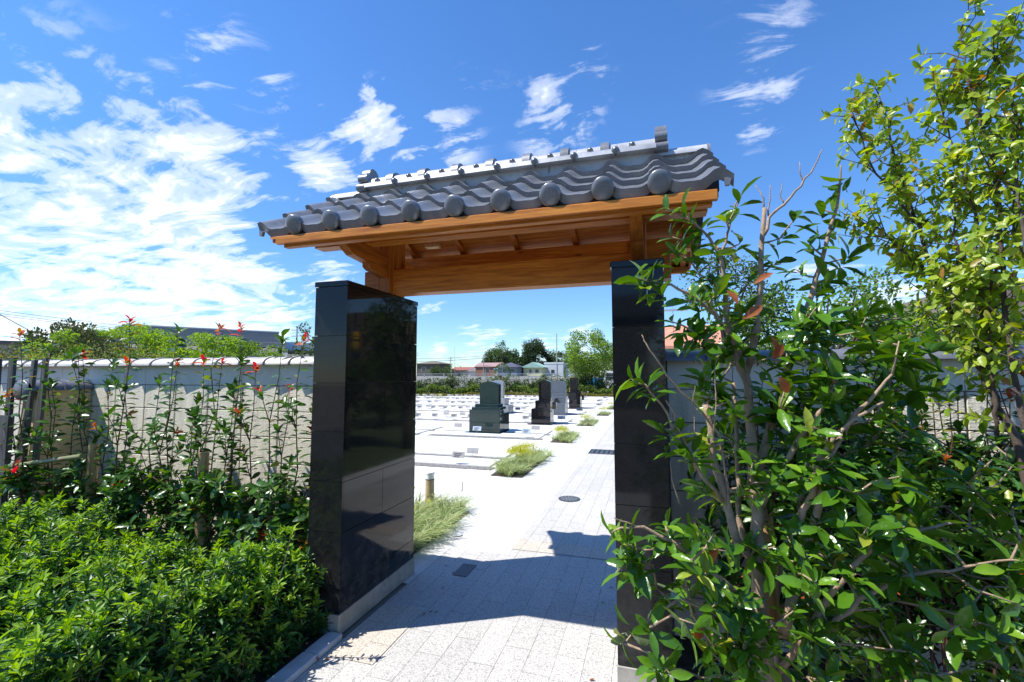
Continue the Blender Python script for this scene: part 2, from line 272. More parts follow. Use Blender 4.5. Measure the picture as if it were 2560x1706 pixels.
# ---------------------------------------------------------------- mesh helpers
class MB:
    def __init__(s): s.V = []; s.n = 0; s.F = []; s.Q = []; s.MI = []; s.QM = []
    def add(s, v, f, mi=0):
        o = s.n; s.V.append(np.asarray(v, float)); s.n += len(v)
        for q in f: s.F.append(tuple(i+o for i in q)); s.MI.append(mi)
        return s
    def addq(s, v, q, mi):                       # v (n,3), q (m,k) arrays, mi array
        s.V.append(v); s.Q.append(q+s.n); s.QM.append(mi); s.n += len(v)
    def box(s, x0, x1, y0, y1, z0, z1, mi=0, ch=0.0):
        if ch:                                   # all upright and top edges chamfered
            c = ch; ring = [(x0+c, y0), (x1-c, y0), (x1, y0+c), (x1, y1-c), (x1-c, y1), (x0+c, y1), (x0, y1-c), (x0, y0+c)]
            top = [(x0+c, y0+c), (x1-c, y0+c), (x1-c, y0+c), (x1-c, y1-c), (x1-c, y1-c), (x0+c, y1-c), (x0+c, y1-c), (x0+c, y0+c)]
            v = [(a, d, z0) for a, d in ring]+[(a, d, z1-c) for a, d in ring]+[(x0+c, y0+c, z1), (x1-c, y0+c, z1), (x1-c, y1-c, z1), (x0+c, y1-c, z1)]
            f = [tuple(range(7, -1, -1))]+[(i, (i+1) % 8, 8+(i+1) % 8, 8+i) for i in range(8)]
            f += [(8, 9, 17, 16), (9, 10, 17), (10, 11, 18, 17), (11, 12, 18), (12, 13, 19, 18), (13, 14, 19), (14, 15, 16, 19), (15, 8, 16), (16, 17, 18, 19)]
            return s.add(v, f, mi)
        v = [(x0, y0, z0), (x1, y0, z0), (x1, y1, z0), (x0, y1, z0), (x0, y0, z1), (x1, y0, z1), (x1, y1, z1), (x0, y1, z1)]
        return s.add(v, [(0, 3, 2, 1), (4, 5, 6, 7), (0, 1, 5, 4), (1, 2, 6, 5), (2, 3, 7, 6), (3, 0, 4, 7)], mi)
    def prism(s, prof, lo, hi, axis='x', mi=0):  # profile in the other two axes, extruded along axis
        n = len(prof)
        def P(t, a, b_): return {'x': (t, a, b_), 'y': (a, t, b_), 'z': (a, b_, t)}[axis]
        v = [P(lo, *p) for p in prof]+[P(hi, *p) for p in prof]
        f = [tuple(range(n)), tuple(range(2*n-1, n-1, -1))]+[(i, n+i, n+(i+1) % n, (i+1) % n) for i in range(n)]
        return s.add(v, f, mi)
    def tube(s, pts, rad, n=8, mi=0, cap=True):
        pts = [Vector(p) for p in pts]; rad = [rad]*len(pts) if not hasattr(rad, '__len__') else rad
        v = []; ref = None
        for i, p in enumerate(pts):
            t = (pts[min(i+1, len(pts)-1)]-pts[max(i-1, 0)]).normalized()
            if ref is None: ref = t.orthogonal().normalized()
            ref = (ref-t*ref.dot(t)); ref = ref.normalized() if ref.length > 1e-6 else t.orthogonal().normalized()
            o = t.cross(ref)
            for k in range(n):
                a = 2*math.pi*k/n; v.append(tuple(p+(ref*math.cos(a)+o*math.sin(a))*rad[i]))
        f = [(i*n+k, i*n+(k+1) % n, (i+1)*n+(k+1) % n, (i+1)*n+k) for i in range(len(pts)-1) for k in range(n)]
        if cap: f += [tuple(range(n-1, -1, -1)), tuple((len(pts)-1)*n+k for k in range(n))]
        return s.add(v, f, mi)
    def lathe(s, c, prof, n=20, mi=0):           # prof [(r,z)], round about z
        v = [(c[0]+r*math.cos(2*math.pi*k/n), c[1]+r*math.sin(2*math.pi*k/n), c[2]+z) for r, z in prof for k in range(n)]
        f = [(i*n+k, i*n+(k+1) % n, (i+1)*n+(k+1) % n, (i+1)*n+k) for i in range(len(prof)-1) for k in range(n)]
        f += [tuple(range(n-1, -1, -1)), tuple((len(prof)-1)*n+k for k in range(n))]
        return s.add(v, f, mi)
    def build(s, name, mats, parent=None, smooth=False, loc=None, auto=None):
        me = bpy.data.meshes.new(name)
        V = np.concatenate(s.V) if s.V else np.zeros((0, 3))
        if loc is not None: V = V-np.asarray(loc)
        idx = [i for f in s.F for i in f]; tot = [len(f) for f in s.F]; mi = list(s.MI)
        idx = np.array(idx, np.int32); tot = np.array(tot, np.int32); mi = np.array(mi, np.int32)
        for q, qm in zip(s.Q, s.QM):
            idx = np.concatenate([idx, q.ravel().astype(np.int32)]); tot = np.concatenate([tot, np.full(len(q), q.shape[1], np.int32)]); mi = np.concatenate([mi, qm.astype(np.int32)])
        me.vertices.add(len(V)); me.vertices.foreach_set('co', V.ravel().astype(np.float32))
        me.loops.add(len(idx)); me.loops.foreach_set('vertex_index', idx)
        me.polygons.add(len(tot)); st = np.concatenate([[0], np.cumsum(tot)[:-1]]).astype(np.int32) if len(tot) else tot
        me.polygons.foreach_set('loop_start', st); me.polygons.foreach_set('loop_total', tot); me.polygons.foreach_set('material_index', mi)
        me.update(calc_edges=True); me.validate()
        me.polygons.foreach_set('use_smooth', np.full(len(me.polygons), bool(smooth)))
        for m in (mats if isinstance(mats, (list, tuple)) else [mats]): me.materials.append(M[m] if isinstance(m, str) else m)
        if auto is not None:
            me.polygons.foreach_set('use_smooth', np.ones(len(me.polygons), bool))
            try: me.set_sharp_from_angle(angle=R(auto))
            except Exception: pass
        o = bpy.data.objects.new(name, me); COL.objects.link(o)
        if parent is not None: o.parent = parent
        elif loc is not None: o.location = loc
        return o
def tag(o, label=None, cat=None, group=None, kind=None):
    for k, v in (('label', label), ('category', cat), ('group', group), ('kind', kind)):
        if v: o[k] = v
    return o
def thing(name, label, cat, loc=(0, 0, 0), group=None, rz=0):
    o = bpy.data.objects.new(name, None); COL.objects.link(o); o.location = loc; o.rotation_euler = (0, 0, rz); o.empty_display_size = .1
    return tag(o, label, cat, group)
def copy_tree(o, parent=None):
    c = o.copy(); COL.objects.link(c)
    if parent is not None: c.parent = parent
    for ch in list(o.children): copy_tree(ch, c)
    return c
def put(parts_root, *objs):                       # children were built in world metres: keep them there under the root
    for o in objs:
        o.parent = parts_root; o.location = tuple(Vector(o.location)-Vector(parts_root.location))

# leaf templates: local x = along, y = across (unit half width .5), z = normal
def T_rich(fold=.16, droop=.22, wf=(.62, 1.0, .72)):
    ts = [0, .24, .52, .8, 1.0]; dr = lambda t: -droop*t*t
    v = [(t, 0, dr(t)) for t in ts]
    for sg in (1, -1):
        for t, w in zip(ts[1:4], wf): v.append((t, sg*.5*w, dr(t)+fold*w*.5))
    f4 = [(0, 1, 5, 5)]
    q = [(1, 2, 6, 5), (2, 3, 7, 6)]; t3 = [(0, 1, 5), (3, 4, 7)]
    q += [(2, 1, 8, 9), (3, 2, 9, 10)]; t3 += [(1, 0, 8), (4, 3, 10)]
    return np.array(v, float), np.array(q), np.array(t3)
def T_mid(fold=.18, droop=.18, w=.42):
    v = [(0, 0, 0), (w, 0, -droop*w*w), (1, 0, -droop), (w, .5, fold*.5), (w, -.5, fold*.5)]
    return np.array(v, float), np.zeros((0, 4), int), np.array([(0, 1, 3), (1, 2, 3), (1, 0, 4), (2, 1, 4)])
def T_hex(fold=.16, droop=.16):
    v = [(0, 0, 0), (.5, 0, -droop*.25), (1, 0, -droop), (.33, .47, fold*.5), (.74, .40, fold*.4-droop*.5), (.33, -.47, fold*.5), (.74, -.40, fold*.4-droop*.5)]
    return np.array(v, float), np.zeros((0, 4), int), np.array([(0, 1, 3), (1, 4, 3), (1, 2, 4), (1, 0, 5), (1, 5, 6), (1, 6, 2)])
def T_quad():
    v = [(0, 0, 0), (.5, .5, .08), (1, 0, -.08), (.5, -.5, .08)]
    return np.array(v, float), np.zeros((0, 4), int), np.array([(0, 2, 1), (0, 3, 2)])
TR, TM, TQ, TH = T_rich(), T_mid(), T_quad(), T_hex()
def unit(a): return a/np.maximum(np.linalg.norm(a, axis=-1, keepdims=True), 1e-9)
class Leaves:
    def __init__(s): s.P = []; s.D = []; s.N = []; s.L = []; s.W = []; s.m = []
    def a(s, p, d, n, l, w, m=0): s.P.append(tuple(p)); s.D.append(tuple(d)); s.N.append(tuple(n)); s.L.append(l); s.W.append(w); s.m.append(m)
    def into(s, mb, T):
        if not s.P: return
        add_leaves(mb, T, np.array(s.P), np.array(s.D), np.array(s.N), np.array(s.L), np.array(s.W), np.array(s.m))
def add_leaves(mb, T, P, D, N, L, Wd, mi):
    tv, tq, tt = T; D = unit(D); Sx = unit(np.cross(N, D)); N = np.cross(D, Sx); k = len(tv)
    V = P[:, None, :]+L[:, None, None]*(tv[None, :, 0:1]*D[:, None]+tv[None, :, 2:3]*N[:, None])+Wd[:, None, None]*tv[None, :, 1:2]*Sx[:, None]
    off = (np.arange(len(P))*k)[:, None, None]; V = V.reshape(-1, 3); base = mb.n
    if len(tq):
        q = (tq[None]+off).reshape(-1, 4); mb.addq(V, q, np.repeat(mi, len(tq)))
        mb.Q.append((tt[None]+off).reshape(-1, 3)+base); mb.QM.append(np.repeat(mi, len(tt)))
    else: mb.addq(V, (tt[None]+off).reshape(-1, 3), np.repeat(mi, len(tt)))
def rv(n=None):
    v = RNG.normal(size=(n, 3) if n else 3); return unit(v)
def rosette(LV, p, ax, n, L, wr, spread=(50, 80), mi=0, pm=None):
    ax = unit(np.asarray(ax, float)); u = unit(np.cross(ax, (0.3, .2, 1.0) if abs(ax[2]) < .9 else (1, 0, 0))); w = np.cross(ax, u); ph = random.random()*6.28
    for i in range(n):
        a = ph+2.4*i; t = R(random.uniform(*spread)); r = u*math.cos(a)+w*math.sin(a)
        d = ax*math.cos(t)+r*math.sin(t); nn = ax*math.sin(t)-r*math.cos(t)+RNG.normal(size=3)*.25
        l = L*random.uniform(.6, 1.14); m_ = mi if pm is None else pm()
        LV.a(np.asarray(p)-ax*.012*i*L/.1, d, nn, l, l*wr*random.uniform(.85, 1.15), m_)
def along(LV, pts, spacing, L, wr, ang=(45, 80), pm=lambda t: 0, droop=0.0, start=0.0, taper=0.0):
    pts = np.asarray(pts, float); seg = np.linalg.norm(np.diff(pts, axis=0), axis=1); tot = seg.sum(); cum = np.concatenate([[0], np.cumsum(seg)]); s_ = start*tot; ph = random.random()*6
    while s_ < tot:
        i = min(np.searchsorted(cum, s_, side='right')-1, len(seg)-1); f = (s_-cum[i])/seg[i]; p = pts[i]+(pts[i+1]-pts[i])*f; T = unit(pts[i+1]-pts[i])
        u = unit(np.cross(T, (0.31, .17, .93) if abs(T[2]) < .95 else (1, .1, 0))); w = np.cross(T, u); r = u*math.cos(ph)+w*math.sin(ph); a = R(random.uniform(*ang))
        d = T*math.cos(a)+r*math.sin(a); d[2] -= droop; nn = T*math.sin(a)-r*math.cos(a)+RNG.normal(size=3)*.35+np.array([0, -.25, .2])
        fr = s_/tot; l = L*random.uniform(.7, 1.15)*(1-taper*fr); LV.a(p, d, nn, l, l*wr*random.uniform(.85, 1.15), pm(fr)); ph += 2.4+random.uniform(-.3, .3); s_ += spacing*random.uniform(.7, 1.3)
def wob(p0, p1, n, amp, sag=0.0):
    p0 = np.asarray(p0, float); p1 = np.asarray(p1, float); L = np.linalg.norm(p1-p0); out = []
    for i in range(n+1):
        t = i/n; o = RNG.normal(size=3)*amp*L*(1 if 0 < i < n else 0); out.append(p0+(p1-p0)*t+o+np.array([0, 0, -sag*L*4*t*(1-t)]))
    return out

# ================================================================ GROUND
m = MB(); m.add([(-400, -60, -.012), (400, -60, -.012), (400, 700, -.012), (-400, 700, -.012)], [(0, 1, 2, 3)]); tag(m.build('ground', 'earth'), kind='structure')
def sheet(name, pts, z, mt):
    m = MB(); m.add([(x, y, z) for x, y in pts], [tuple(range(len(pts)))]); return tag(m.build(name, mt), kind='structure')
sheet('cemetery_paving', [(-30, 3.16), (.9, 3.16), (.9, 33.4), (-2, 33.6), (-10.6, 34.2), (-16.6, 30.0), (-30, 21)], -.004, 'white')
sheet('garden_soil', [(-12, -3), (-1.86, -3), (-1.86, 3.0), (-12, 3.0)], -.002, 'soil')
sheet('garden_soil', [(-.02, -3), (9, -3), (9, 3.0), (-.02, 3.0)], -.002, 'soil')
sheet('path', [(-1.76, -1.5), (-.02, -1.5), (-.02, 3.0), (.25, 3.4), (.25, 34), (-1.21, 34), (-1.21, 3.9), (-1.76, 3.9)], 0, 'paver')
sheet('lawn', [(.9, 3.16), (14, 3.16), (14, 40), (.9, 40)], -.006, 'grass')
sheet('path_border', [(-1.74, 2.24), (-1.455, 2.24), (-1.455, 2.84), (-1.74, 2.84)], .004, 'paver_beige')
sheet('path_border', [(-1.21, 4.02), (-.15, 4.02), (-.15, 4.28), (-1.21, 4.28)], .004, 'paver_beige')
sheet('path', [(-9, -14), (7, -14), (7, -1.5), (-9, -1.5)], .002, 'asphalt')  # unseen dark ground added to darken the pillar reflections
m = MB(); y = -1.4
while y < 2.4:
    m.box(-1.865, -1.765, y, min(y+.6, 2.41)-.006, -.01, .032, ch=.006); y += .6
tag(m.build('path_kerb', 'kerb', auto=30), kind='structure')
# square dark paver, manhole, drain
o = MB().box(-1.50, -1.385, 3.38, 3.6, -.002, .006).build('access_cover', 'cover'); tag(o, 'small square dark gravel-faced cover set in the path just behind the gate', 'cover')
mh = thing('manhole_cover', 'round cast iron manhole cover in the pale path', 'manhole cover', (-.995, 5.81, 0))
m = MB().lathe((0, 0, 0), [(.135, 0), (.135, .008), (.118, .010), (.118, .006)], 32); m.build('rim', 'iron', mh)
m = MB().lathe((0, 0, 0), [(.117, .001), (.117, .0085)], 32); m.build('lid', 'iron', mh)
m = MB()
for r_, n_ in ((.095, 14), (.068, 10), (.04, 7), (.012, 2)):
    for i in range(n_):
        a = i*2*math.pi/n_; m.lathe((r_*math.cos(a), r_*math.sin(a), .0085), [(.0085, 0), (.007, .003)], 6)
m.build('raised_dots', 'plate', mh)
dg = thing('drain_grate', 'rectangular slotted iron drain grate crossing the path before the right pillar', 'drain', (-.7, 9.5, 0))
m = MB().box(-.5, .5, -.26, -.24, 0, .012).box(-.5, .5, .24, .26, 0, .012).box(-.5, -.48, -.24, .24, 0, .012).box(.48, .5, -.24, .24, 0, .012); m.build('frame', 'iron', dg)
m = MB()
for i in range(20):
    if i % 2 == 0: m.box(-.475+i*.0475, -.475+i*.0475+.068, -.238, .238, 0, .009)
m.build('bars', 'iron', dg); MB().box(-.478, .478, -.238, .238, -.003, .002).build('slot', 'dark', dg)
# small round lid beside the first planting
o = MB().lathe((-1.83, 4.22, 0), [(.055, 0), (.055, .006), (.045, .008)], 20).build('valve_lid', 'kerb', smooth=False); tag(o, 'small round grey lid in the paving beside the nearest grass bed', 'lid')

LV = Leaves()
for i in range(70):
    x, y = (random.uniform(-1.86, -1.77), random.uniform(.9, 2.35)) if i < 34 else (random.gauss(-1.72, .07), random.uniform(1.0, 2.4))
    LV.a((x, y, .034 if x < -1.765 else .006), (random.uniform(-1, 1), random.uniform(-1, 1), .05), (0, .1, 1), .011, .007, 0 if random.random() < .7 else 1)
for i in range(26): LV.a((random.uniform(-.35, -.1) if i % 2 else random.uniform(-1.75, -1.3), random.uniform(1.3, 3.6), .006), (random.uniform(-1, 1), random.uniform(-1, 1), .08), (0, .1, 1), .03, .014, 1)
M['petal'] = plain('pale_petal', (.7, .69, .62), .7, .1, 9, .05)
m = MB(); LV.into(m, TH); tag(m.build('fallen_petals', ['petal', 'l_brown']), 'tiny pale petals and dry leaf bits on the kerb and path edge', 'litter', kind='stuff')
# ================================================================ THE GATE
gate = thing('roofed_gate', 'tiled timber gate roof standing on two black polished granite pillars', 'gate', (-.87, 2.87, 0))
G = []
JZ = [.12, .26, .593, .897, 1.202, 1.502, 1.8, 2.115]
for (x0, x1) in ((-2.05, -1.81), (-.18, .08)):
    pl = MB().box(x0+.012, x1-.012, 2.432, 3.31, .0, 2.12).build('pillar', 'mortar'); G.append(pl)
    c = MB(); g = .0018; t = .012
    for i in range(7):
        z0, z1 = JZ[i]+g, JZ[i+1]-g
        c.box(x0, x1, 2.42, 2.432, z0, z1); c.box(x0, x1, 3.31, 3.322, z0, z1)
        cuts = [2.4325, 2.865, 3.3095] if i % 2 == 0 else [2.4325, 3.3095]
        for a, d in zip(cuts[:-1], cuts[1:]):
            c.box(x0, x0+t, a+g, d-g, z0, z1); c.box(x1-t, x1, a+g, d-g, z0, z1)
    cl = c.build('granite_cladding', 'granite'); cl.parent = pl
    pn = MB().box(x0-.004, x1+.004, 2.416, 3.34, 0, .118, ch=.004).build('plinth', 'concrete', auto=30); pn.parent = pl
    cp_ = MB().box(x0-.006, x1+.006, 2.412, 3.328, 2.117, 2.15, ch=.004).build('cap', 'granite', auto=30); cp_.parent = pl
def gpart(mb, name, mt, auto=None, smooth=False):
    o = mb.build(name, mt, auto=auto, smooth=smooth); G.append(o); return o
YC = 3.05
gpart(MB().box(-2.06, .145, 2.95, 3.07, 2.152, 2.335, ch=.006), 'lintel', 'wood', 30)
for xc in (-1.86, -.05):
    gpart(MB().box(xc-.05, xc+.05, 2.90, 3.12, 2.151, 2.76, ch=.005), 'post', 'wood_z', 30)
    # bracket arm along y with stepped, shaped nose, front and back
    for sg in (1, -1):
        yy = lambda y: YC+(y-YC)*sg
        pr = [(2.40, 2.43), (2.40, 2.395), (2.44, 2.372), (2.505, 2.338), (2.683, 2.325), (2.684, 2.302), (2.72, 2.285), (2.9, 2.268), (2.9, 2.44), (2.64, 2.455), (2.50, 2.458)]
        pr = [(yy(a), d) for a, d in pr]
        if sg < 0: pr = pr[::-1]
        gpart(MB().prism(pr, xc-.032, xc+.032, 'x'), 'bracket', 'wood_y')
    gpart(MB().box(xc-.075, xc+.075, 3.071, 3.14, 2.34, 2.43), 'block', 'wood')
for y0 in (2.62, 3.38):
    gpart(MB().box(-2.245, .325, y0, y0+.10, 2.444, 2.535, ch=.005), 'purlin', 'wood', 30)
gpart(MB().box(-2.20, .30, 3.0, 3.1, 2.62, 2.73, ch=.005), 'ridge_beam', 'wood', 30)
gpart(MB().box(-1.655, -1.545, 3.14, 3.2, 2.545, 2.57).box(-1.62, -1.58, 3.15, 3.19, 2.57, 2.70), 'light_mount', 'pale_wood')
sl = .46
zs = lambda y: 2.402+sl*(.80-abs(y-YC))           # underside of the boarding
XL, XR = -2.315, .365
for sg in (-1, 1):
    ye = YC+sg*.80; yb = YC+sg*.9 if sg > 0 else ye
    m = MB()                                       # boarding: nine boards
    for i in range(7):
        a, d = i*.8/7+.001, (i+1)*.8/7-.0015
        pr = [(YC+sg*a, zs(YC+a)), (YC+sg*d, zs(YC+d)), (YC+sg*d, zs(YC+d)+.014), (YC+sg*a, zs(YC+a)+.014)]
        if sg < 0: pr = pr[::-1]
        m.prism(pr, XL+.05, XR-.05, 'x')
    gpart(m, 'soffit', 'wood')
    for xr in (-2.225, -1.90, -1.455, -.985, -.52, -.09, .27):
        pr = [(YC+sg*.03, zs(YC+.03)-.001), (YC+sg*.765, zs(YC+.765)-.001), (YC+sg*.765, zs(YC+.765)-.04), (YC+sg*.03, zs(YC+.03)-.047)]
        if sg < 0: pr = pr[::-1]
        gpart(MB().prism(pr, xr-.02, xr+.02, 'x'), 'rafter', 'wood_y')
    a0, a1 = sorted((YC+sg*.80, YC+sg*.765)); gpart(MB().box(XL+.09, XR-.04, a0, a1, 2.371, 2.418, ch=.003), 'eave_board', 'wood', 30)
    a0, a1 = sorted((YC+sg*.762, YC+sg*.72)); gpart(MB().box(XL+.12, XR-.06, a0, a1, 2.356, 2.405, ch=.003), 'eave_board', 'wood', 30)
    a0, a1 = sorted((YC+sg*.775, YC+sg*.75)); gpart(MB().box(XL+.03, XR-.03, a0, a1, 2.4185, 2.47), 'under_tile_batten', 'dark')
for xv in (XL+.03, XR-.05):                        # gable verge boards
    for sg in (-1, 1):
        pr = [(YC+sg*.0, zs(YC)+.016), (YC+sg*.76, zs(YC+.76)+.016), (YC+sg*.76, zs(YC+.76)-.03), (YC+sg*.0, zs(YC)-.045)]
        if sg < 0: pr = pr[::-1]
        gpart(MB().prism(pr, xv, xv+.018, 'x'), 'verge_board', 'wood_y')
# tiles: S-profile pan tiles, each a thick curved sheet
PW = .2690; X0 = -2.375
DX = [-2.085+i*PW for i in range(9)]               # rolls
def prof(u):                                       # height over one tile width, u 0..1 (roll at 0)
    return .0265*math.cos(2*math.pi*u)+.009*math.cos(4*math.pi*u)
def tile_sheet(m, xa, xb, y0, z0, y1, z1, sg, thick=.016, nseg=14, lip=0.0, mi=0):
    v = []
    us = np.linspace(0, 1, nseg)
    for (yy, zz, k) in ((y0, z0, 0), (y0, z0-thick-lip, 1), (y1, z1, 2), (y1, z1-thick, 3)):
        for u in us:
            x = xa+(xb-xa)*u; ph = (x-DX[0])/PW; zh = prof(ph % 1.0)
            tilt = (.5-u)*.006*(1 if k in (0, 1) else 1)
            v.append((x, yy-(sg*(thick+lip)*.52 if k == 1 else 0), zz+zh+tilt))
    n = nseg; f = []
    for i in range(n-1):
        f += [(i, i+1, n+i+1, n+i), (2*n+i, 2*n+i+1, i+1, i), (n+i, n+i+1, 3*n+i+1, 3*n+i)]
    f += [(0, n, 3*n, 2*n), (n-1, 2*n+n-1, 3*n+n-1, n+n-1)]
    if sg > 0: f = [q[::-1] for q in f]
    m.add(v, f, mi)
ROWY = [.80, .597, .386, .171]; ROWZ = [2.487, 2.616, 2.750, 2.890]
edges = [X0]+[d-.045+PW*0 for d in DX]+[XR+.02]
for sg in (-1, 1):
    m = MB()
    for r_ in range(4):
        ya = ROWY[r_]; yb = ROWY[r_+1]-.05 if r_ < 3 else .02; za = ROWZ[r_]; zb = (ROWZ[r_+1]-.009) if r_ < 3 else 2.95
        for i in range(len(edges)-1):
            xa, xb = edges[i], edges[i+1]+.012
            j = random.uniform(-.003, .003); dz = random.uniform(-.0015, .0015)
            tile_sheet(m, xa, xb, YC+sg*(ya+j), za+dz, YC+sg*(yb), zb+dz, sg, lip=(.036 if r_ == 0 else .010))
    rt = m.build('roof_tiles', 'tile', auto=38); G.append(rt)
    for d in DX:                                   # domed round end tiles on the eave
        dm = MB(); n = 24; pf = [(.0, .011), (.018, .0107), (.034, .0094), (.045, .0067), (.052, .003), (.0555, 0), (.056, -.004), (.055, -.03)]
        v = []; yq = YC+sg*.808
        for (rr, h) in pf:
            for k in range(n):
                a = 2*math.pi*k/n; v.append((d+rr*math.cos(a), yq+sg*(h+rr*math.sin(a)*.42), 2.478+rr*math.sin(a)-h*.42))
        f = [(i*n+k, i*n+(k+1) % n, (i+1)*n+(k+1) % n, (i+1)*n+k) for i in range(len(pf)-1) for k in range(n)]
        if sg < 0: f = [q[::-1] for q in f]
        dm.add(v, f); o = dm.build('eave_end_tile', 'tile', smooth=True); G.append(o)
# hanging corner tabs at both verges
for xv, in ((X0+.02,), (XR-.01,)):
    for sg in (-1, 1): gpart(MB().prism([(xv, 2.47), (xv+.03, 2.46), (xv+.022, 2.432), (xv+.004, 2.432)][::-1], YC+sg*.8-.02*(sg > 0), YC+sg*.8+.02*(sg < 0)+.0, 'y'), 'verge_tab', 'tile')
# ridge: plaster course, flat noshi course, round cap, bands, knobs, end ornaments
RX0, RX1 = -2.06, .075
gpart(MB().prism([(2.95, 2.84), (3.15, 2.84), (3.125, 2.995), (2.975, 2.995)], RX0, RX1, 'x'), 'ridge_plaster', 'plaster')
m = MB(); x = RX0
while x < RX1-.02:
    x2 = min(x+.27, RX1); m.prism([(2.915, 2.985), (3.185, 2.985), (3.178, 3.018), (3.13, 3.03), (2.97, 3.03), (2.922, 3.018)], x+.001, x2-.001, 'x'); x = x2
gpart(m, 'ridge_course_tile', 'tile_pale', 30)
def half(yc, zc, ry, rz, n=14): return [(yc+ry*math.cos(math.pi*i/n), zc+rz*math.sin(math.pi*i/n)) for i in range(n+1)]
m = MB(); x = RX0
while x < RX1-.02:
    x2 = min(x+.27, RX1); m.prism(half(YC, 3.028, .088, .072), x+.001, x2-.001, 'x'); x = x2
gpart(m, 'ridge_cap_tile', 'tile_pale', 38)
for i in range(7):
    xb = RX0+.19+i*.27; a = MB().prism(half(YC, 3.03, .101, .092), xb-.028, xb+.028, 'x'); gpart(a, 'ridge_band', 'tile', 38)
for i in range(8):                                 # small roll ends on either side of the courses
    for sg in (-1, 1):
        for (dx, yo, z, rr) in ((.0, .108, 3.04, .022), (-.105, .135, 3.008, .026)):
            xk = RX0+.075+i*.27+dx+.02
            if xk < RX0+.02 or xk > RX1-.02: continue
            n = 12; v = []; pf = [(.0, .03), (rr*.6, .026), (rr*.92, .014), (rr, 0), (rr, -.03)]
            for (r2, h) in pf:
                for k in range(n): a = 2*math.pi*k/n; v.append((xk+r2*math.cos(a), YC+sg*(yo-.012+h), z+r2*math.sin(a)*.95))
            f = [(q*n+k, q*n+(k+1) % n, (q+1)*n+(k+1) % n, (q+1)*n+k) for q in range(len(pf)-1) for k in range(n)]
            if sg < 0: f = [q[::-1] for q in f]
            mm_ = MB(); mm_.add(v, f); o = mm_.build('ridge_knob', 'tile', smooth=True); G.append(o)
# lower ridge tiles running out past the ornaments
for (xa, xb, s_) in ((XL-.06, RX0+.0, -1), (RX1, XR+.01, 1)):
    gpart(MB().prism([(2.975, 2.86), (3.125, 2.86), (3.115, 2.955), (2.985, 2.955)], xa+(.03 if s_ < 0 else 0), xb-(.03 if s_ > 0 else 0), 'x'), 'ridge_plaster', 'plaster')
    gpart(MB().prism(half(YC, 2.945, .095, .068), xa, xb, 'x'), 'verge_cap_tile', 'tile_pale', 38)
    e = xa if s_ < 0 else xb
    gpart(MB().prism(half(YC, 2.925, .105, .092), min(e, e+.02*s_)-.0, max(e, e+.02*s_), 'x'), 'verge_cap_end', 'tile', 38)
# ogre-end ornaments: scalloped plates built of round lobes
for xo in (RX0-.035, RX1+.03):
    m = MB()
    def disc(yc, zc, rr, w): 
        m.prism([(yc+rr*math.cos(2*math.pi*i/20), zc+rr*math.sin(2*math.pi*i/20)) for i in range(20)], xo-w, xo+w, 'x')
    disc(YC, 3.115, .068, .034)
    for sg in (-1, 1): disc(YC+sg*.078, 3.075, .036, .038); disc(YC+sg*.098, 3.0, .030, .042)
    m.prism([(YC-.075, 2.955), (YC+.075, 2.955), (YC+.085, 3.06), (YC+.05, 3.12), (YC-.05, 3.12), (YC-.085, 3.06)], xo-.024, xo+.024, 'x')
    gpart(m, 'ridge_end_ornament', 'tile', 38)
for o in G: put(gate, o)
bpy.context.view_layer.update()

# ================================================================ WALLS
def block_wall(name, label, xa, xb, group, copmat, z0=-.02):
    w = thing(name, label, 'wall', ((xa+xb)/2, 3.08, 0)); P = []
    P.append(MB().box(xa, xb, 3.012, 3.15, 0, 1.64).build('core', 'mortar'))
    m = MB(); ms = MB(); g = .0055; z = 1.467; rows = []
    while z > -.1: rows.append((max(z-.2055, 0), z)); z -= .2055
    off = -4.358
    for ri, (za, zb) in enumerate(rows):
        x = off+math.floor((xa-off)/.372)*.372
        while x < xb:
            a, d = max(x, xa), min(x+.372, xb)
            if d-a > .03:
                if ri >= 0: m.box(a+g, d-g, 3.0, 3.012, za+g*.8, zb-g*.8, ch=.003)
            x += .372
    x = off+math.floor((xa-off)/.372)*.372
    while x < xb:
        a, d = max(x, xa), min(x+.372, xb)
        if d-a > .03: ms.box(a+.002, d-.002, 2.998, 3.012, 1.469, 1.645)
        x += .372
    P.append(m.build('block_face', 'block', auto=30)); P.append(ms.build('top_course', 'block_smooth'))
    P.append(MB().box(xa, xb, 3.15, 3.16, 0, 1.64).build('rear_face', 'block'))
    mc = MB(); x = xa
    n = 14
    while x < xb-.02:
        x2 = min(x+.25, xb)
        # each roll is wider at the overlap and narrows to the tail
        v = []
        for (xx, k) in ((x, 1.12), (x+.025, 1.12), (x+.026, 1.0), (x2+.012, .96)):
            for i in range(n+1):
                a = math.pi*i/n; v.append((xx, 3.076+.135*k*math.cos(a), 1.638+.066*k*math.sin(a)))
        f = [(q*(n+1)+i+1, q*(n+1)+i, (q+1)*(n+1)+i, (q+1)*(n+1)+i+1) for q in range(3) for i in range(n)]
        f += [tuple(range(n+1)), tuple(range(4*(n+1)-1, 3*(n+1)-1, -1)), (0, 3*(n+1), 4*(n+1)-1, n)]
        mc.add(v, f); x = x2
    P.append(mc.build('coping', copmat, auto=35))
    for o in P: put(w, o)
    return w
block_wall('block_wall', 'cream split-face block wall with pale round coping tiles left of the gate', -9.5, -2.052, None, 'coping_tile')
block_wall('block_wall', 'block wall with dark grey round coping tiles behind the trees right of the gate', .082, 6.5, None, 'coping_dark')
bt = thing('buttress', 'beige rendered buttress with a dark round cap against the left block wall', 'buttress', (-5.12, 2.8, 0)); P = []
P.append(MB().prism([(2.52, 0), (2.995, 0), (2.995, 1.43), (2.60, 1.43)], -5.22, -5.045, 'x').build('body', 'buttress'))
m = MB()
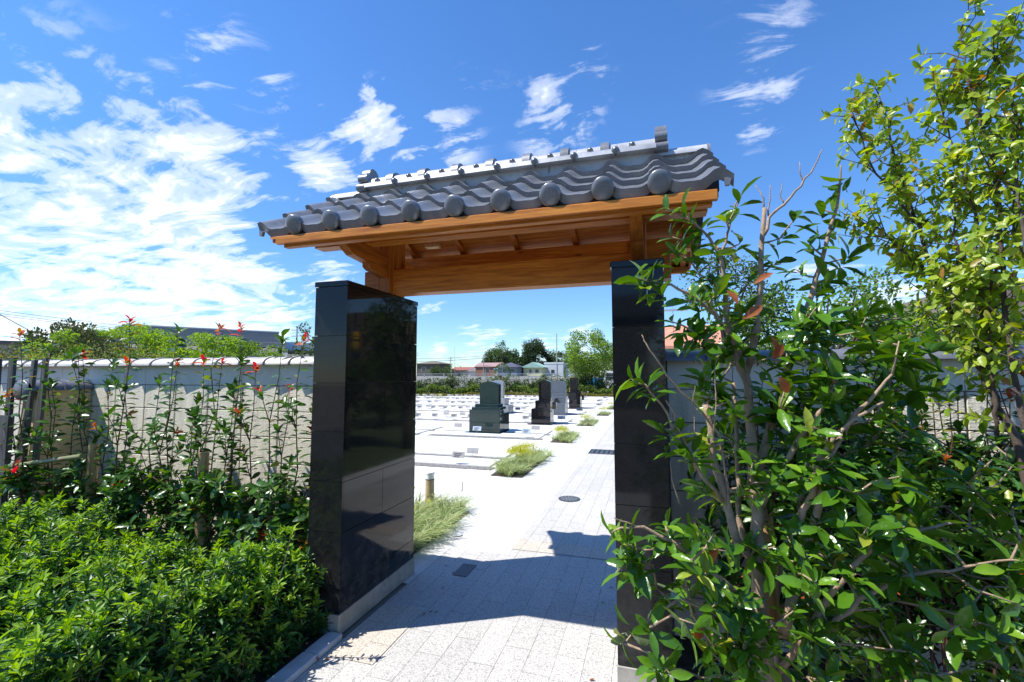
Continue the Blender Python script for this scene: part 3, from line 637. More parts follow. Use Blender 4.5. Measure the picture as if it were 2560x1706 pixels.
for q in range(2):
    ya = 2.53+q*.235; v = []; n = 14
    for (yy, k) in ((ya, 1.14), (ya+.03, 1.14), (ya+.031, 1.0), (ya+.24, .97)):
        for i in range(n+1): a = math.pi*i/n; v.append((-5.132+.125*k*math.cos(a), yy if yy < 2.99 else 2.99, 1.42+.085*k*math.sin(a)))
    f = [(s_*(n+1)+i, s_*(n+1)+i+1, (s_+1)*(n+1)+i+1, (s_+1)*(n+1)+i) for s_ in range(3) for i in range(n)]+[tuple(range(n, -1, -1)), (0, n, 4*(n+1)-1, 3*(n+1))]
    m.add(v, f)
P.append(m.build('cap', 'coping_dark', auto=35))
m = MB(); pf = [(.0, .022), (.05, .019), (.08, .008), (.088, 0), (.088, -.03)]; n = 22; v = []
for (rr, h) in pf:
    for k in range(n): a = 2*math.pi*k/n; v.append((-5.132+rr*1.2*math.cos(a), 2.53-h, 1.425+rr*math.sin(a)))
m.add(v, [(i*n+k, (i+1)*n+k, (i+1)*n+(k+1) % n, i*n+(k+1) % n) for i in range(len(pf)-1) for k in range(n)])
P.append(m.build('end_tile', 'coping_dark', smooth=True))
for o in P: put(bt, o)
# weathered planks at far left
for i, (x, w_, lean, z1, mt, lab) in enumerate([(-5.42, .075, -.03, 1.69, 'oldwood', 'black weathered timber plank at the left edge of the photo, furthest left'), (-5.27, .07, -.02, 1.70, 'oldwood', 'dark blue-black weathered plank second from the left edge'),
                          (-5.12, .05, .09, 1.68, 'greywood', 'grey timber plank leaning left in front of the wall coping'), (-4.99, .055, .06, 1.70, 'greywood', 'rightmost pale grey timber plank beside the buttress')]):
    m = MB(); m.prism([(x, 0), (x+w_, 0), (x+w_*.95+lean, z1), (x+.004+lean, z1-.01)][::-1], 2.49+.02*i, 2.515+.02*i, 'y'); tag(m.build('timber_plank', mt), lab, 'plank', 'weathered timber planks by the left wall')
o = MB().box(-5.2, -5.0, 2.40, 2.44, .0, 1.22).build('timber_board', 'oldwood'); tag(o, 'wide dark timber board standing low beside the grey planks', 'board')
m = MB(); m.tube([(-4.75, 2.5, 0), (-4.82, 2.5, .3), (-4.86, 2.52, .6)], .045, 14); tag(m.build('drain_pipe', 'kerb', smooth=True), 'short pale grey plastic pipe behind the shrubs at lower left', 'pipe')
# bamboo rails and stakes
rl = thing('bamboo_rail', 'green bamboo rail tied across the shrubs at far left', 'rail', (-4.9, 2.45, .8)); P = []
m = MB(); pts = [(-6.0, 2.37, .66), (-5.1, 2.42, .79), (-4.35, 2.47, .905), (-3.3, 2.47, .92), (-2.1, 2.47, .70)]
def bamboo(m, a, d, r=.019):
    a = Vector(a); d = Vector(d); L = (d-a).length; k = max(1, int(L/.24)); P_ = []; R_ = []
    for i in range(k+1):
        p = a.lerp(d, i/k)
        for dx, rr in ((-.012, r), (-.004, r*1.14), (.004, r*1.14), (.012, r)):
            q = p+(d-a).normalized()*dx; P_.append(q); R_.append(rr)
    m.tube(P_[1:-1], R_[1:-1], 12)
bamboo(m, pts[0], (-4.2, 2.46, .93)); P.append(m.build('pole', 'bamboo', auto=50))
for t in (.42, .9):
    m = MB(); c = Vector(pts[0]).lerp(Vector((-4.2, 2.46, .93)), t)
    for j in range(4): m.lathe((c.x+(j-1.5)*.012, c.y, c.z-.003+(j-1.5)*.0025), [(.025, -.004), (.027, 0), (.025, .004)], 10)
    P.append(m.build('rope_tie', 'rope'))
for o in P: put(rl, o)
m = MB(); bamboo(m, (-4.15, 2.66, .70), (-2.07, 2.66, .70)); tag(m.build('bamboo_rail', 'bamboo', auto=50), 'pale green bamboo rail low behind the shrubs next to the left pillar', 'rail')
for (x, y, z1, lab) in ((-4.27, 2.58, 1.0, 'tan wooden stake with a sawn top among the shrubs, left of the two'), (-3.14, 2.6, .985, 'tan wooden stake with a sawn top among the shrubs, nearer the left pillar')):
    m = MB(); m.tube([(x+.012, y, -.02), (x, y, z1*.5), (x-.004, y, z1)], [.037, .036, .035], 16); tag(m.build('stake', 'stake', auto=50), lab, 'stake', 'shrub stakes')

# ================================================================ AZALEA BED (front left)
def azalea_top(x, y):
    return .49+.05*math.sin(x*3.1+1)+.045*math.sin(y*4.3+x*2)+.03*math.sin(x*9+y*7)
def azalea_bed(name, label, xa, xb, ya, yb, n, hfun, fade=.25):
    LV = Leaves(); st = MB()
    for i in range(n+500):
        x = random.uniform(xa, xb) if i < n else random.uniform(xb-.3, xb+.02); y = random.uniform(ya, yb)
        ex = min((xb-x)/fade, (x-xa)/fade, 1); ey = min((yb-y)/(fade*.6), 1.0); e = max(min(ex, ey), 0)
        h = hfun(x, y)*(.35+.65*math.sqrt(e)); 
        side = random.random() < (.3 if i < n else .75)
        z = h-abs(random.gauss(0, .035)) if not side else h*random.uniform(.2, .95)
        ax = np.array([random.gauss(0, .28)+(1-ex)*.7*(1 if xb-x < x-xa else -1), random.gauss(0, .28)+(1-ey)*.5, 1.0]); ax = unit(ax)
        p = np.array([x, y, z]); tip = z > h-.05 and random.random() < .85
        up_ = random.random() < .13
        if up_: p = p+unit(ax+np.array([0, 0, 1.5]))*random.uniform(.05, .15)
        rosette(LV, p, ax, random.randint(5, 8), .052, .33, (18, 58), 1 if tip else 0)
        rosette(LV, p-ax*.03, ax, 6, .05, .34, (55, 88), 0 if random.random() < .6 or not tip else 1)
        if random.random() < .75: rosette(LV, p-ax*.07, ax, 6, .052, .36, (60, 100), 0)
        if up_: along(LV, [p-ax*.16, p], .012, .05, .34, (40, 80), lambda f: 0 if f < .6 else 1)
        if i % 3 == 0 or up_: st.tube([p-ax*.22, p-ax*.1, p], [.003, .0025, .0018], 4, cap=False)
    mb = st; LV.into(mb, TH)
    # leaf slots: 0 stems... shift
    mb.MI = [2]*len(mb.MI)
    return tag(mb.build(name, ['l_aza', 'l_tip', 'bark_dark']), label, 'shrubs', kind='stuff')
azalea_bed('azalea_bed', 'dense low bright green azalea bed filling the lower left beside the path', -5.0, -1.9, .15, 2.42, 4300, azalea_top, .13)
# inner leaves so the bed is not hollow, coloured dark for its shade
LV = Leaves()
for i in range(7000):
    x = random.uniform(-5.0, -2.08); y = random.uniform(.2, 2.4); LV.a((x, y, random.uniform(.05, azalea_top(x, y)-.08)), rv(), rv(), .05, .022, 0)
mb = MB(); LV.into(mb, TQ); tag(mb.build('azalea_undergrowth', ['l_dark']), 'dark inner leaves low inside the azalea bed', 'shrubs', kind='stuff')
# one long shoot leaning over the kerb by the pillar
sh = thing('azalea_shoot', 'single long azalea shoot leaning out before the left pillar foot', 'shoot', (-2.0, 2.1, .2))
pts = [np.array(p) for p in ((-2.02, 2.10, .22), (-1.96, 2.10, .42), (-1.90, 2.09, .60), (-1.865, 2.08, .72))]
m1 = MB().tube(pts, [.004, .0035, .003, .002], 6); o1 = m1.build('stem', 'bark_green')
LV = Leaves(); along(LV, pts, .022, .036, .42, (50, 80), lambda t: 1 if t > .6 else 0, start=.1); rosette(LV, pts[-1], (.1, 0, 1), 10, .05, .33, (15, 50), 1)
m2 = MB(); LV.into(m2, TR); o2 = m2.build('leaves', ['l_aza', 'l_tip'], smooth=True); put(sh, o1, o2)

# ================================================================ TALL THIN SHRUBS
def shrub(label, base, stems, bush_r, bush_z, nb, group, red=.5, L=.058, smooth=True, flush=.3):
    t = thing('photinia_shrub', label, 'shrub', tuple(base), group); st = MB(); LV = Leaves(); base = np.array(base, float)
    for tip in stems:
        tip = np.array(tip, float); pts = wob(base+RNG.normal(size=3)*[.03, .02, 0], tip, 6, .012); n = len(pts)
        st.tube(pts, [.0075-.0055*i/(n-1) for i in range(n)], 7)
        top = random.random() < red
        along(LV, pts, .029, L, .44, (50, 88), lambda f, top=top: (1 if top and f > .965 else (2 if random.random() < .06 else 0)), droop=.12, start=.38, taper=.12)
        rosette(LV, pts[-1], unit(np.array(pts[-1])-np.array(pts[-2])), random.randint(5, 7), L*(.66 if top else 1.0), .38, (18, 62), 1 if top else 0)
        for k in range(random.randint(1, 3)):        # side shoots
            f = random.uniform(.45, .85); p = np.array(pts[int(f*(n-1))]); q = p+np.array([random.uniform(-.14, .14), random.uniform(-.1, .08), random.uniform(.1, .24)])
            st.tube([p, (p+q)/2+RNG.normal(size=3)*.008, q], [.004, .003, .002], 5); rr = random.random() < flush
            along(LV, [p, q], .03, L*.9, .42, (45, 80), lambda f_: 0, start=.25); rosette(LV, q, q-p, 5, L*(.6 if rr else .9), .38, (15, 55), 1 if rr else 0)
    for k in range(nb):
        z0 = random.uniform(.12, bush_z*.75); a = random.uniform(0, 6.28); p = base+np.array([0, 0, z0])
        q = p+np.array([math.cos(a)*bush_r*random.uniform(.4, 1), math.sin(a)*bush_r*.55*random.uniform(.3, 1), random.uniform(.06, .30)]); q[2] = min(q[2], bush_z+random.uniform(-.08, .05)); q[1] = min(q[1], 2.95)
        st.tube([p, (p+q)/2+np.array([0, 0, .02]), q], [.005, .004, .002], 5)
        along(LV, [p, (p+q)/2+np.array([0, 0, .02]), q], .021, L*.95, .44, (50, 95), lambda f_: 0, start=.25, droop=.1); rosette(LV, q, q-p+np.array([0, 0, .1]), 6, L, .4, (25, 75), 1 if random.random() < flush*.3 else 0)
    o1 = st.build('stems', 'redstem', smooth=True); m = MB(); LV.into(m, TR if smooth else TM); o2 = m.build('leaves', ['l_pho', 'l_red', 'l_olive'], smooth=smooth); put(t, o1, o2)
    return t
# (foot x, foot y, [(tip traced x, y), ...], label)
SH = [(-4.78, 2.45, [(45, 765), (20, 905)], 'shrub at the left edge with a big red flush above the wall'),
      (-4.5, 2.5, [(118, 885), (115, 800)], 'shrub in front of the buttress with low scarlet tips'),
      (-4.32, 2.55, [(163, 820), (180, 815)], 'green-tipped twin-stemmed shrub crossing the buttress cap'),
      (-4.15, 2.6, [(190, 815), (260, 838)], 'shrub leaning left above the tan stake'),
      (-3.92, 2.6, [(298, 735), (292, 830)], 'shrub whose orange tip stands against the light maple'),
      (-3.72, 2.62, [(410, 760), (368, 880)], 'shrub with a red flush before the middle of the tiled house'),
      (-3.5, 2.62, [(408, 830), (455, 920)], 'shrub whose green tip just reaches the coping'),
      (-3.3, 2.62, [(468, 830), (505, 752)], 'shrub with a dark and orange tip against the roof'),
      (-3.1, 2.62, [(510, 830), (540, 895)], 'shrub with scarlet leaves halfway up, right of the second stake'),
      (-2.92, 2.62, [(553, 752), (555, 830)], 'shrub with a red rosette against the black roof end'),
      (-2.62, 2.62, [(588, 845), (650, 775)], 'tall shrub with bronze tips third from the left pillar'),
      (-2.42, 2.6, [(700, 775), (665, 890)], 'shrub with a bronze crown just left of the thin far tree'),
      (-2.24, 2.6, [(725, 795), (715, 985)], 'shrub touching the left pillar with one bronze tip')]
for i, (x, y, tips, lab) in enumerate(SH):
    st = [at_y(a, d, y+random.uniform(-.03, .06)) for a, d in tips]
    if i == 0: st[0] = at_y(45, 765, 2.3)
    shrub('tall thin '+lab, (x, y, 0), st,   .27, .88, 19, 'tall shrubs along the left wall', red=.62 if i != 2 else .0, L=.094, flush=.16)
SHR = [(.55, 2.7, [(1650, 900)], 'dark shrub behind the stems right of the right pillar'), (.82, 2.7, [(1860, 860), (1800, 900)], 'dark shrub behind the middle of the large-leaved tree'),
       (1.05, 2.72, [(1985, 800), (2040, 830)], 'shrub with a rusty tip level with the dark coping'), (1.27, 2.72, [(2045, 860), (2110, 850)], 'shrub with two red tips below the coping'),
       (1.48, 2.7, [(2150, 880), (2200, 900)], 'dark stemmed shrub before the sunlit patch of right wall'), (1.72, 2.6, [(2280, 850), (2330, 900)], 'shrub before the right wall under the yellow-green tree'),
       (1.9, 2.4, [(2340, 1000), (2345, 850)], 'shrub at the right edge with one long red leaf')]
for i, (x, y, tips, lab) in enumerate(SHR):
    shrub('dense '+lab.replace('shrub with','shrub with'), (x, y, 0), [at_y(a, d, y+.02) for a, d in tips]+[(x+.06, y-.1, 1.45), (x-.08, y, 1.3), (x+.02, y-.05, 1.55)],   .36, 1.5, 78, 'shrubs along the right wall', red=.25, L=.07, flush=.15)

# ================================================================ LARGE-LEAVED TREE (front right)
osm = thing('osmanthus_tree', 'glossy large-leaved evergreen with many bare grey stems before the right pillar', 'tree', (.34, 1.6, 0))
BR = {}
def tr(pts): return [at_y(x, y, Y) for x, y, Y in pts]
base = [(.36, 1.6, -.02), (.35, 1.6, .35)]
OB = [ # (points traced x, y, depth ; r0 ; r1)
 ([(1772, 1600, 1.62), (1752, 1480, 1.60), (1745, 1380, 1.6), (1742, 1250, 1.6), (1737, 1150, 1.61), (1728, 1040, 1.62), (1722, 940, 1.63), (1718, 860, 1.64), (1738, 750, 1.66), (1745, 660, 1.67), (1752, 560, 1.68), (1757, 478, 1.69)], .023, .0065),
 ([(1757, 540, 1.68), (1768, 500, 1.68), (1800, 470, 1.67), (1840, 425, 1.66), (1872, 385, 1.65), (1888, 345, 1.65)], .006, .0015),
 ([(1757, 478, 1.69), (1752, 450, 1.69), (1735, 425, 1.7)], .003, .0012), ([(1764, 495, 1.69), (1769, 460, 1.69), (1770, 425, 1.69)], .003, .0012), ([(1800, 470, 1.67), (1795, 440, 1.67), (1799, 422, 1.67)], .0025, .001), ([(1848, 418, 1.66), (1838, 395, 1.66), (1837, 372, 1.66)], .0025, .001),
 ([(1742, 1300, 1.6), (1690, 1240, 1.57), (1668, 1150, 1.56), (1640, 1060, 1.55), (1632, 980, 1.55), (1620, 930, 1.55)], .014, .009),
 ([(1685, 1230, 1.57), (1675, 1150, 1.55), (1664, 1080, 1.55), (1655, 1000, 1.54), (1600, 930, 1.5), (1545, 880, 1.47), (1510, 830, 1.45), (1485, 790, 1.44), (1475, 770, 1.44)], .0055, .0015),
 ([(1600, 1080, 1.5), (1560, 1000, 1.48), (1520, 930, 1.46), (1490, 895, 1.45), (1478, 880, 1.45)], .005, .002),
 ([(1660, 1150, 1.55), (1610, 1090, 1.5), (1570, 1010, 1.47), (1530, 920, 1.46)], .006, .003),
 ([(1718, 860, 1.64), (1700, 810, 1.62), (1672, 760, 1.58), (1640, 720, 1.55), (1590, 680, 1.52), (1540, 655, 1.5), (1500, 648, 1.49), (1462, 640, 1.48)], .009, .002),
 ([(1722, 900, 1.64), (1690, 820, 1.62), (1672, 720, 1.6), (1664, 640, 1.6), (1655, 590, 1.6), (1630, 545, 1.6), (1575, 500, 1.58), (1530, 478, 1.57)], .011, .002),
 ([(1655, 590, 1.6), (1672, 540, 1.6), (1680, 500, 1.6), (1700, 460, 1.6)], .005, .002),
 ([(1735, 1120, 1.62), (1765, 1000, 1.65), (1800, 880, 1.68), (1830, 790, 1.7), (1862, 690, 1.72), (1885, 610, 1.73), (1905, 540, 1.74), (1925, 470, 1.75), (1932, 400, 1.75), (1932, 380, 1.75)], .014, .002),
 ([(1740, 1180, 1.62), (1790, 1080, 1.6), (1850, 990, 1.58), (1900, 930, 1.56), (1925, 850, 1.55), (1930, 830, 1.55)], .011, .003),
 ([(1800, 1460, 1.6), (1830, 1330, 1.58), (1862, 1230, 1.56), (1880, 1160, 1.55), (1885, 1110, 1.55), (1910, 1040, 1.54), (1960, 960, 1.53), (2010, 905, 1.52), (2050, 860, 1.52)], .016, .003),
 ([(1780, 1290, 1.6), (1840, 1200, 1.56), (1870, 1130, 1.54), (1880, 1060, 1.53), (1920, 1000, 1.52), (1970, 960, 1.5), (2030, 925, 1.5)], .012, .003),
 ([(1790, 1540, 1.62), (1840, 1470, 1.6), (1900, 1380, 1.56), (1960, 1300, 1.54), (2040, 1240, 1.52), (2120, 1215, 1.5), (2200, 1200, 1.5)], .011, .003),
 ([(1840, 1480, 1.6), (1930, 1420, 1.6), (2000, 1360, 1.6), (2090, 1320, 1.6), (2180, 1310, 1.6), (2290, 1290, 1.6)], .009, .003),
 ([(1750, 1430, 1.6), (1680, 1350, 1.52), (1600, 1290, 1.46), (1540, 1240, 1.42), (1480, 1215, 1.4), (1425, 1215, 1.38), (1405, 1225, 1.37)], .009, .002),
 ([(1480, 1215, 1.4), (1440, 1200, 1.38), (1410, 1190, 1.37)], .003, .0015),
 ([(1760, 1520, 1.6), (1680, 1460, 1.5), (1620, 1400, 1.45), (1560, 1370, 1.42), (1500, 1420, 1.4), (1440, 1475, 1.38), (1425, 1480, 1.38)], .007, .0015),
 ([(1700, 1560, 1.55), (1640, 1480, 1.47), (1590, 1410, 1.45), (1575, 1340, 1.44), (1570, 1300, 1.44)], .006, .002),
 ([(1760, 1560, 1.6), (1750, 1450, 1.63), (1735, 1330, 1.66), (1700, 1200, 1.68), (1695, 1080, 1.7), (1690, 960, 1.72), (1685, 880, 1.73)], .013, .006),
 ([(1800, 1600, 1.66), (1780, 1450, 1.68), (1790, 1300, 1.7), (1830, 1200, 1.72), (1850, 1100, 1.74), (1880, 950, 1.76), (1950, 860, 1.78)], .012, .003),
 ([(1560, 1160, 1.5), (1545, 1100, 1.48), (1540, 1060, 1.47)], .003, .001), ([(1600, 1010, 1.5), (1590, 930, 1.5), (1598, 880, 1.5)], .002, .0008), ([(1640, 1000, 1.5), (1645, 900, 1.5), (1640, 850, 1.5), (1658, 800, 1.5)], .0025, .0008)]
tb = MB(); skel = []
tb.tube([(.40, 1.66, -.02), (.38, 1.64, .3), tuple(tr([OB[0][0][0]])[0])], [.045, .036, .028], 12)
for k, dx in enumerate((-.09, -.05, .02, .07, .1, -.02)):
    tb.tube([(.38+dx*.5, 1.62+.02*k-.04, -.02), (.36+dx, 1.60+.02*k-.05, .35), tuple(np.array(tr([(1770+dx*500, 1540, 1.58+.02*k)])[0]))], [.02, .016, .013], 9)
for (pts, r0, r1) in OB:
    P = tr(pts); n = len(P); Q = []
    for i in range(n-1):
        a, c = P[i], P[i+1]
        for q in range(3): Q.append(a+(c-a)*q/3+RNG.normal(size=3)*.0022)
    Q.append(P[-1]); N_ = len(Q); tb.tube(Q, [r0+(r1-r0)*i/(N_-1) for i in range(N_)], 9 if r0 > .006 else 5); skel += [(q, r0+(r1-r0)*i/(N_-1)) for i, q in enumerate(Q)]
SK = np.array([s_[0] for s_ in skel]); 
TIPS = [(1462, 640, 1.48), (1478, 625, 1.48), (1505, 655, 1.5), (1530, 478, 1.57), (1565, 485, 1.58), (1600, 530, 1.6), (1545, 545, 1.58), (1478, 880, 1.45), (1450, 870, 1.45), (1500, 905, 1.45), (1580, 690, 1.5), (1545, 740, 1.5), (1590, 760, 1.5),
        (1405, 1225, 1.37), (1440, 1250, 1.38), (1420, 1310, 1.38), (1470, 1290, 1.4), (1500, 1260, 1.4), (1425, 1480, 1.38), (1445, 1300, 1.39), (1530, 1210, 1.42), (1560, 1000, 1.48), (1520, 985, 1.47), (1590, 1030, 1.5), (1620, 870, 1.55), (1655, 880, 1.55),
        (1700, 455, 1.6), (1660, 500, 1.6), (1925, 430, 1.75), (1905, 545, 1.74), (1890, 480, 1.75), (1830, 500, 1.7), (1800, 545, 1.7), (1860, 560, 1.72), (1790, 600, 1.7), (1700, 560, 1.65), (1640, 560, 1.6), (1560, 580, 1.6), (1600, 620, 1.6),
        (1750, 590, 1.68), (1830, 620, 1.72), (1900, 640, 1.73), (1950, 590, 1.75)]
def region(n, x0, x1, y0, y1, Y0, Y1): return [(random.uniform(x0, x1), random.uniform(y0, y1), random.uniform(Y0, Y1)) for _ in range(n)]
TIPS += region(30, 1570, 1900, 600, 880, 1.5, 1.75)+region(42, 1840, 2070, 700, 1000, 1.5, 1.85)+region(14, 1990, 2160, 780, 1000, 1.6, 1.9)+region(36, 1600, 1900, 860, 1180, 1.5, 1.75)+region(12, 1700, 1880, 1200, 1400, 1.5, 1.6)+region(36, 1880, 2120, 960, 1260, 1.42, 1.75)+region(24, 1480, 1690, 1180, 1560, 1.3, 1.6)+region(10, 1690, 1800, 1380, 1600, 1.4, 1.5)+region(34, 1820, 2100, 1200, 1600, 1.4, 1.85)+region(46, 2060, 2380, 1230, 1620, 1.5, 2.0)+region(26, 2040, 2330, 1000, 1230, 1.6, 2.05)+region(20, 1820, 2060, 1200, 1600, 1.75, 2.1)
LV = Leaves()
TW = [at_y(*t_) for t_ in TIPS]; TW.sort(key=lambda q: float(np.min(np.linalg.norm(SK-q, axis=1))))
for q in TW:
    d = np.linalg.norm(SK-q, axis=1)+np.maximum(SK[:, 2]-q[2]+.02, 0)*1.5; d[d < .035] += .06; j = int(np.argmin(d)); p = SK[j]
    if np.linalg.norm(p-q) > .012:
        mid = (p+q)/2+RNG.normal(size=3)*.012*(1 if np.linalg.norm(p-q) > .1 else .3); tb.tube([p, mid, q], [.0036, .0028, .002], 5)
        SK = np.vstack([SK, mid, q-(q-p)*.12])
    ax = unit(q-p+1e-6)*.7+np.array([0, -.12, .55])+RNG.normal(size=3)*.25
    rosette(LV, q, ax, random.randint(5, 7), random.uniform(.064, .092), .36, (28, 92), 0)
    if random.random() < .5: rosette(LV, q-unit(ax)*.035, ax, 3, .09, .36, (60, 105), 0)
for (x, y, Y, m_) in ((1730, 655, 1.5, 1), (1695, 700, 1.5, 1), (1705, 735, 1.5, 1), (1790, 865, 1.4, 1), (1770, 770, 1.5, 1), (1800, 790, 1.5, 1), (1600, 1430, 1.4, 1), (1650, 1250, 1.4, 1)):
    LV.a(at_y(x, y, Y), (random.uniform(-.6, .6), .1, -1 if y > 750 else .4), (random.uniform(-.6, .6), -1, .4), random.uniform(.05, .085), random.uniform(.02, .03), m_)
o1 = tb.build('branches', 'bark', smooth=True); m = MB(); LV.into(m, TR); o2 = m.build('leaves', ['l_osm', 'l_brown'], smooth=True)
m = MB()                                            # twine holding the stems to a brown post
o3 = MB().tube([tuple(at_y(1775, 1420, 1.66)), tuple(at_y(1762, 1230, 1.68)), tuple(at_y(1752, 1080, 1.70))], [.022, .022, .022], 12).build('support_post', 'stake', smooth=True)
c = at_y(1748, 1150, 1.64)
for j in range(5): m.lathe((c[0]+.004, c[1]+.03, c[2]+j*.007), [(.044, -.003), (.047, 0), (.044, .003)], 16)
o4 = m.build('rope_tie', 'rope'); put(osm, o1, o2, o3, o4)

# ================================================================ TALL YELLOW-GREEN TREE (upper right)
che = thing('cherry_tree', 'tall multi-stemmed tree of small yellow-green leaves at the right edge', 'tree', (1.75, 2.3, 0))
CB = [([(2375, 1250, 2.3), (2353, 1041, 2.35), (2296, 939, 2.38), (2258, 855, 2.4), (2222, 800, 2.42), (2174, 705, 2.45), (2148, 638, 2.48), (2111, 521, 2.52), (2070, 410, 2.56), (2045, 312, 2.6), (2017, 213, 2.64)], .017, .003),
      ([(2272, 850, 2.4), (2264, 760, 2.36), (2246, 676, 2.35), (2246, 632, 2.35), (2242, 501, 2.36), (2209, 393, 2.38), (2180, 295, 2.4), (2156, 230, 2.42)], .009, .002),
      ([(2380, 1100, 2.2), (2340, 900, 2.25), (2301, 665, 2.3), (2295, 426, 2.3), (2263, 312, 2.32), (2242, 230, 2.34), (2221, 156, 2.36), (2207, 70, 2.38)], .011, .002),
      ([(2290, 1000, 2.38), (2283, 900, 2.36), (2275, 800, 2.35), (2272, 700, 2.3), (2283, 631, 2.28), (2330, 546, 2.26), (2328, 426, 2.25)], .008, .003),
      ([(2400, 1000, 2.1), (2370, 700, 2.15), (2350, 500, 2.2), (2330, 300, 2.25), (2320, 190, 2.3)], .010, .002),
      ([(2111, 521, 2.52), (2060, 450, 2.5), (2000, 380, 2.5), (1975, 300, 2.5), (1950, 240, 2.5)], .006, .002),
      ([(2242, 230, 2.34), (2275, 160, 2.3), (2310, 95, 2.28)], .005, .002), ([(2174, 705, 2.45), (2200, 600, 2.4), (2195, 480, 2.4), (2190, 420, 2.4)], .006, .002), ([(2148, 638, 2.48), (2095, 600, 2.45), (2050, 550, 2.45), (2010, 520, 2.45)], .005, .002), ([(2295, 426, 2.3), (2330, 360, 2.28), (2345, 280, 2.26)], .006, .002)]
tb = MB(); skel = []
tb.tube([(1.86, 2.25, -.02), (1.84, 2.27, .5), tuple(tr([CB[0][0][0]])[0])], [.028, .022, .018], 12)
for (pts, r0, r1) in CB:
    P = tr(pts); Q = []
    for i in range(len(P)-1):
        for q in range(4): Q.append(P[i]+(P[i+1]-P[i])*q/4+RNG.normal(size=3)*.004)
    Q.append(P[-1]); N_ = len(Q); tb.tube(Q, [r0+(r1-r0)*i/(N_-1) for i in range(N_)], 9); skel += [(q, i/(N_-1)) for i, q in enumerate(Q)]
LV = Leaves()
for (q, t) in skel:
    if q[2] < 1.5: nt_ = 1 if random.random() < .3 else 0
    else: nt_ = 2
    for _ in range(nt_):
        a = random.uniform(0, 6.28); L_ = random.uniform(.07, .25)*(1.1-.35*t); d = np.array([math.cos(a)*.8, math.sin(a)*.6, random.uniform(.15, 1.0)]); d = unit(d); tip = q+d*L_
        mid = (q+tip)/2+RNG.normal(size=3)*.012; tb.tube([q, mid, tip], [.0028, .002, .0012], 4, cap=False)
        along(LV, [q, mid, tip], .026, .052, .5, (50, 90), lambda f: 0, droop=.75, start=.15); rosette(LV, tip, d, 4, .05, .5, (30, 80), 0)
o1 = tb.build('branches', 'bark_dark', smooth=True); m = MB(); LV.into(m, TH); o2 = m.build('leaves', ['l_che'], smooth=True); put(che, o1, o2)

# ================================================================ CEMETERY
rows = [7.3, 10.95, 14.6, 18.3, 21.9, 25.5, 29.1]
for k, y in enumerate(rows):
    xl = -5.0-.62*y; xr = -2.62
    segs = [(xl, xr)] if k not in (1,) else [(xl, -5.95), (-5.55, xr)]
    for (a, d) in segs:
        m = MB(); m.box(a, d, y+.12, y+.72, -.003, .024, ch=.006); m.box(a, d, y+1.0, y+1.62, -.003, .028, ch=.006); tag(m.build('grave_row_slab', 'slab', auto=30), kind='structure')
        m = MB(); m.box(a, d+.1, y-.1, y+.10, -.003, .007); m.box(a, d+.1, y+.76, y+.97, -.003, .007); tag(m.build('gravel_strip', 'gravel'), kind='structure')
        m = MB(); m.box(a, d+.1, y-.13, y-.105, -.003, .010); m.box(a, d, y+1.66, y+1.69, -.003, .02); tag(m.build('row_kerb', 'gravel'), kind='structure')
def sign(plate_mat, hz, w_, loc, label, group, tx=False):
    t = thing('plaque_sign', label, 'sign', loc, group); t.rotation_euler = (0, 0, random.uniform(-.06, .06))
    MB().tube([(0, 0, -.01), (0, 0, hz-.05)], .004, 6).build('stake', 'metal', t)
    p = MB().prism([(-.012, hz-.10), (.0, hz-.103), (.035, hz), (.023, hz+.003)], -w_/2, w_/2, 'x').build('plate', plate_mat, t)
    if tx:
        m = MB()
        for i in range(3): m.prism([(-.0135+i*.009, hz-.085+i*.026), (-.0105+i*.009, hz-.0755+i*.026), (-.009+i*.009, hz-.0755+i*.026), (-.0125+i*.009, hz-.085+i*.026)], -w_*.34, w_*(.1+.1*i), 'x')
        m.build('lettering', 'ink', p)
    return t
near = [(-3.2, 7.4, 'plate', .23, 1, 'grey plaque sign nearest the gate, with faint writing, by the nearest flowering bed'), (-3.25, 8.2, 'plate', .17, 0, 'blank grey plaque sign just behind the nearest one'), (-4.72, 8.2, 'plate', .17, 0, 'blank grey plaque sign cut off by the left pillar in the nearest row'),
        (-4.3, 11.15, 'plate_w', .23, 1, 'bluish white plaque sign standing in front of the green gravestone'), (-2.95, 11.05, 'plate_w', .23, 1, 'pale plaque sign at the shadow tip of the green gravestone'), (-2.95, 12.0, 'plate', .2, 0, 'blank beige plaque sign right behind the green gravestone shadow'), (-5.2, 12.0, 'plate', .2, 0, 'blank grey plaque sign left of the green gravestone'), (-6.7, 12.1, 'plate', .2, 0, 'blank grey plaque sign left of the gap in the second grave row')]
for (x, y, pm_, h, tx, lab) in near: sign(pm_, h, .23, (x, y, .0), lab, 'plaque signs on stakes between the graves', bool(tx))
pa = sign('plate', .22, .23, (0, 0, 0), 'x', 'plaque signs on stakes between the graves', True); pb = sign('plate', .2, .23, (0, 0, 0), 'x', 'plaque signs on stakes between the graves', False)
first = {id(pa): True, id(pb): True}
NTH = 'zeroth first second third fourth fifth sixth seventh eighth ninth tenth eleventh twelfth thirteenth fourteenth fifteenth sixteenth seventeenth eighteenth nineteenth twentieth twenty-first twenty-second twenty-third twenty-fourth'.split()
ORD = ['third', 'fourth', 'fifth', 'sixth', 'seventh']
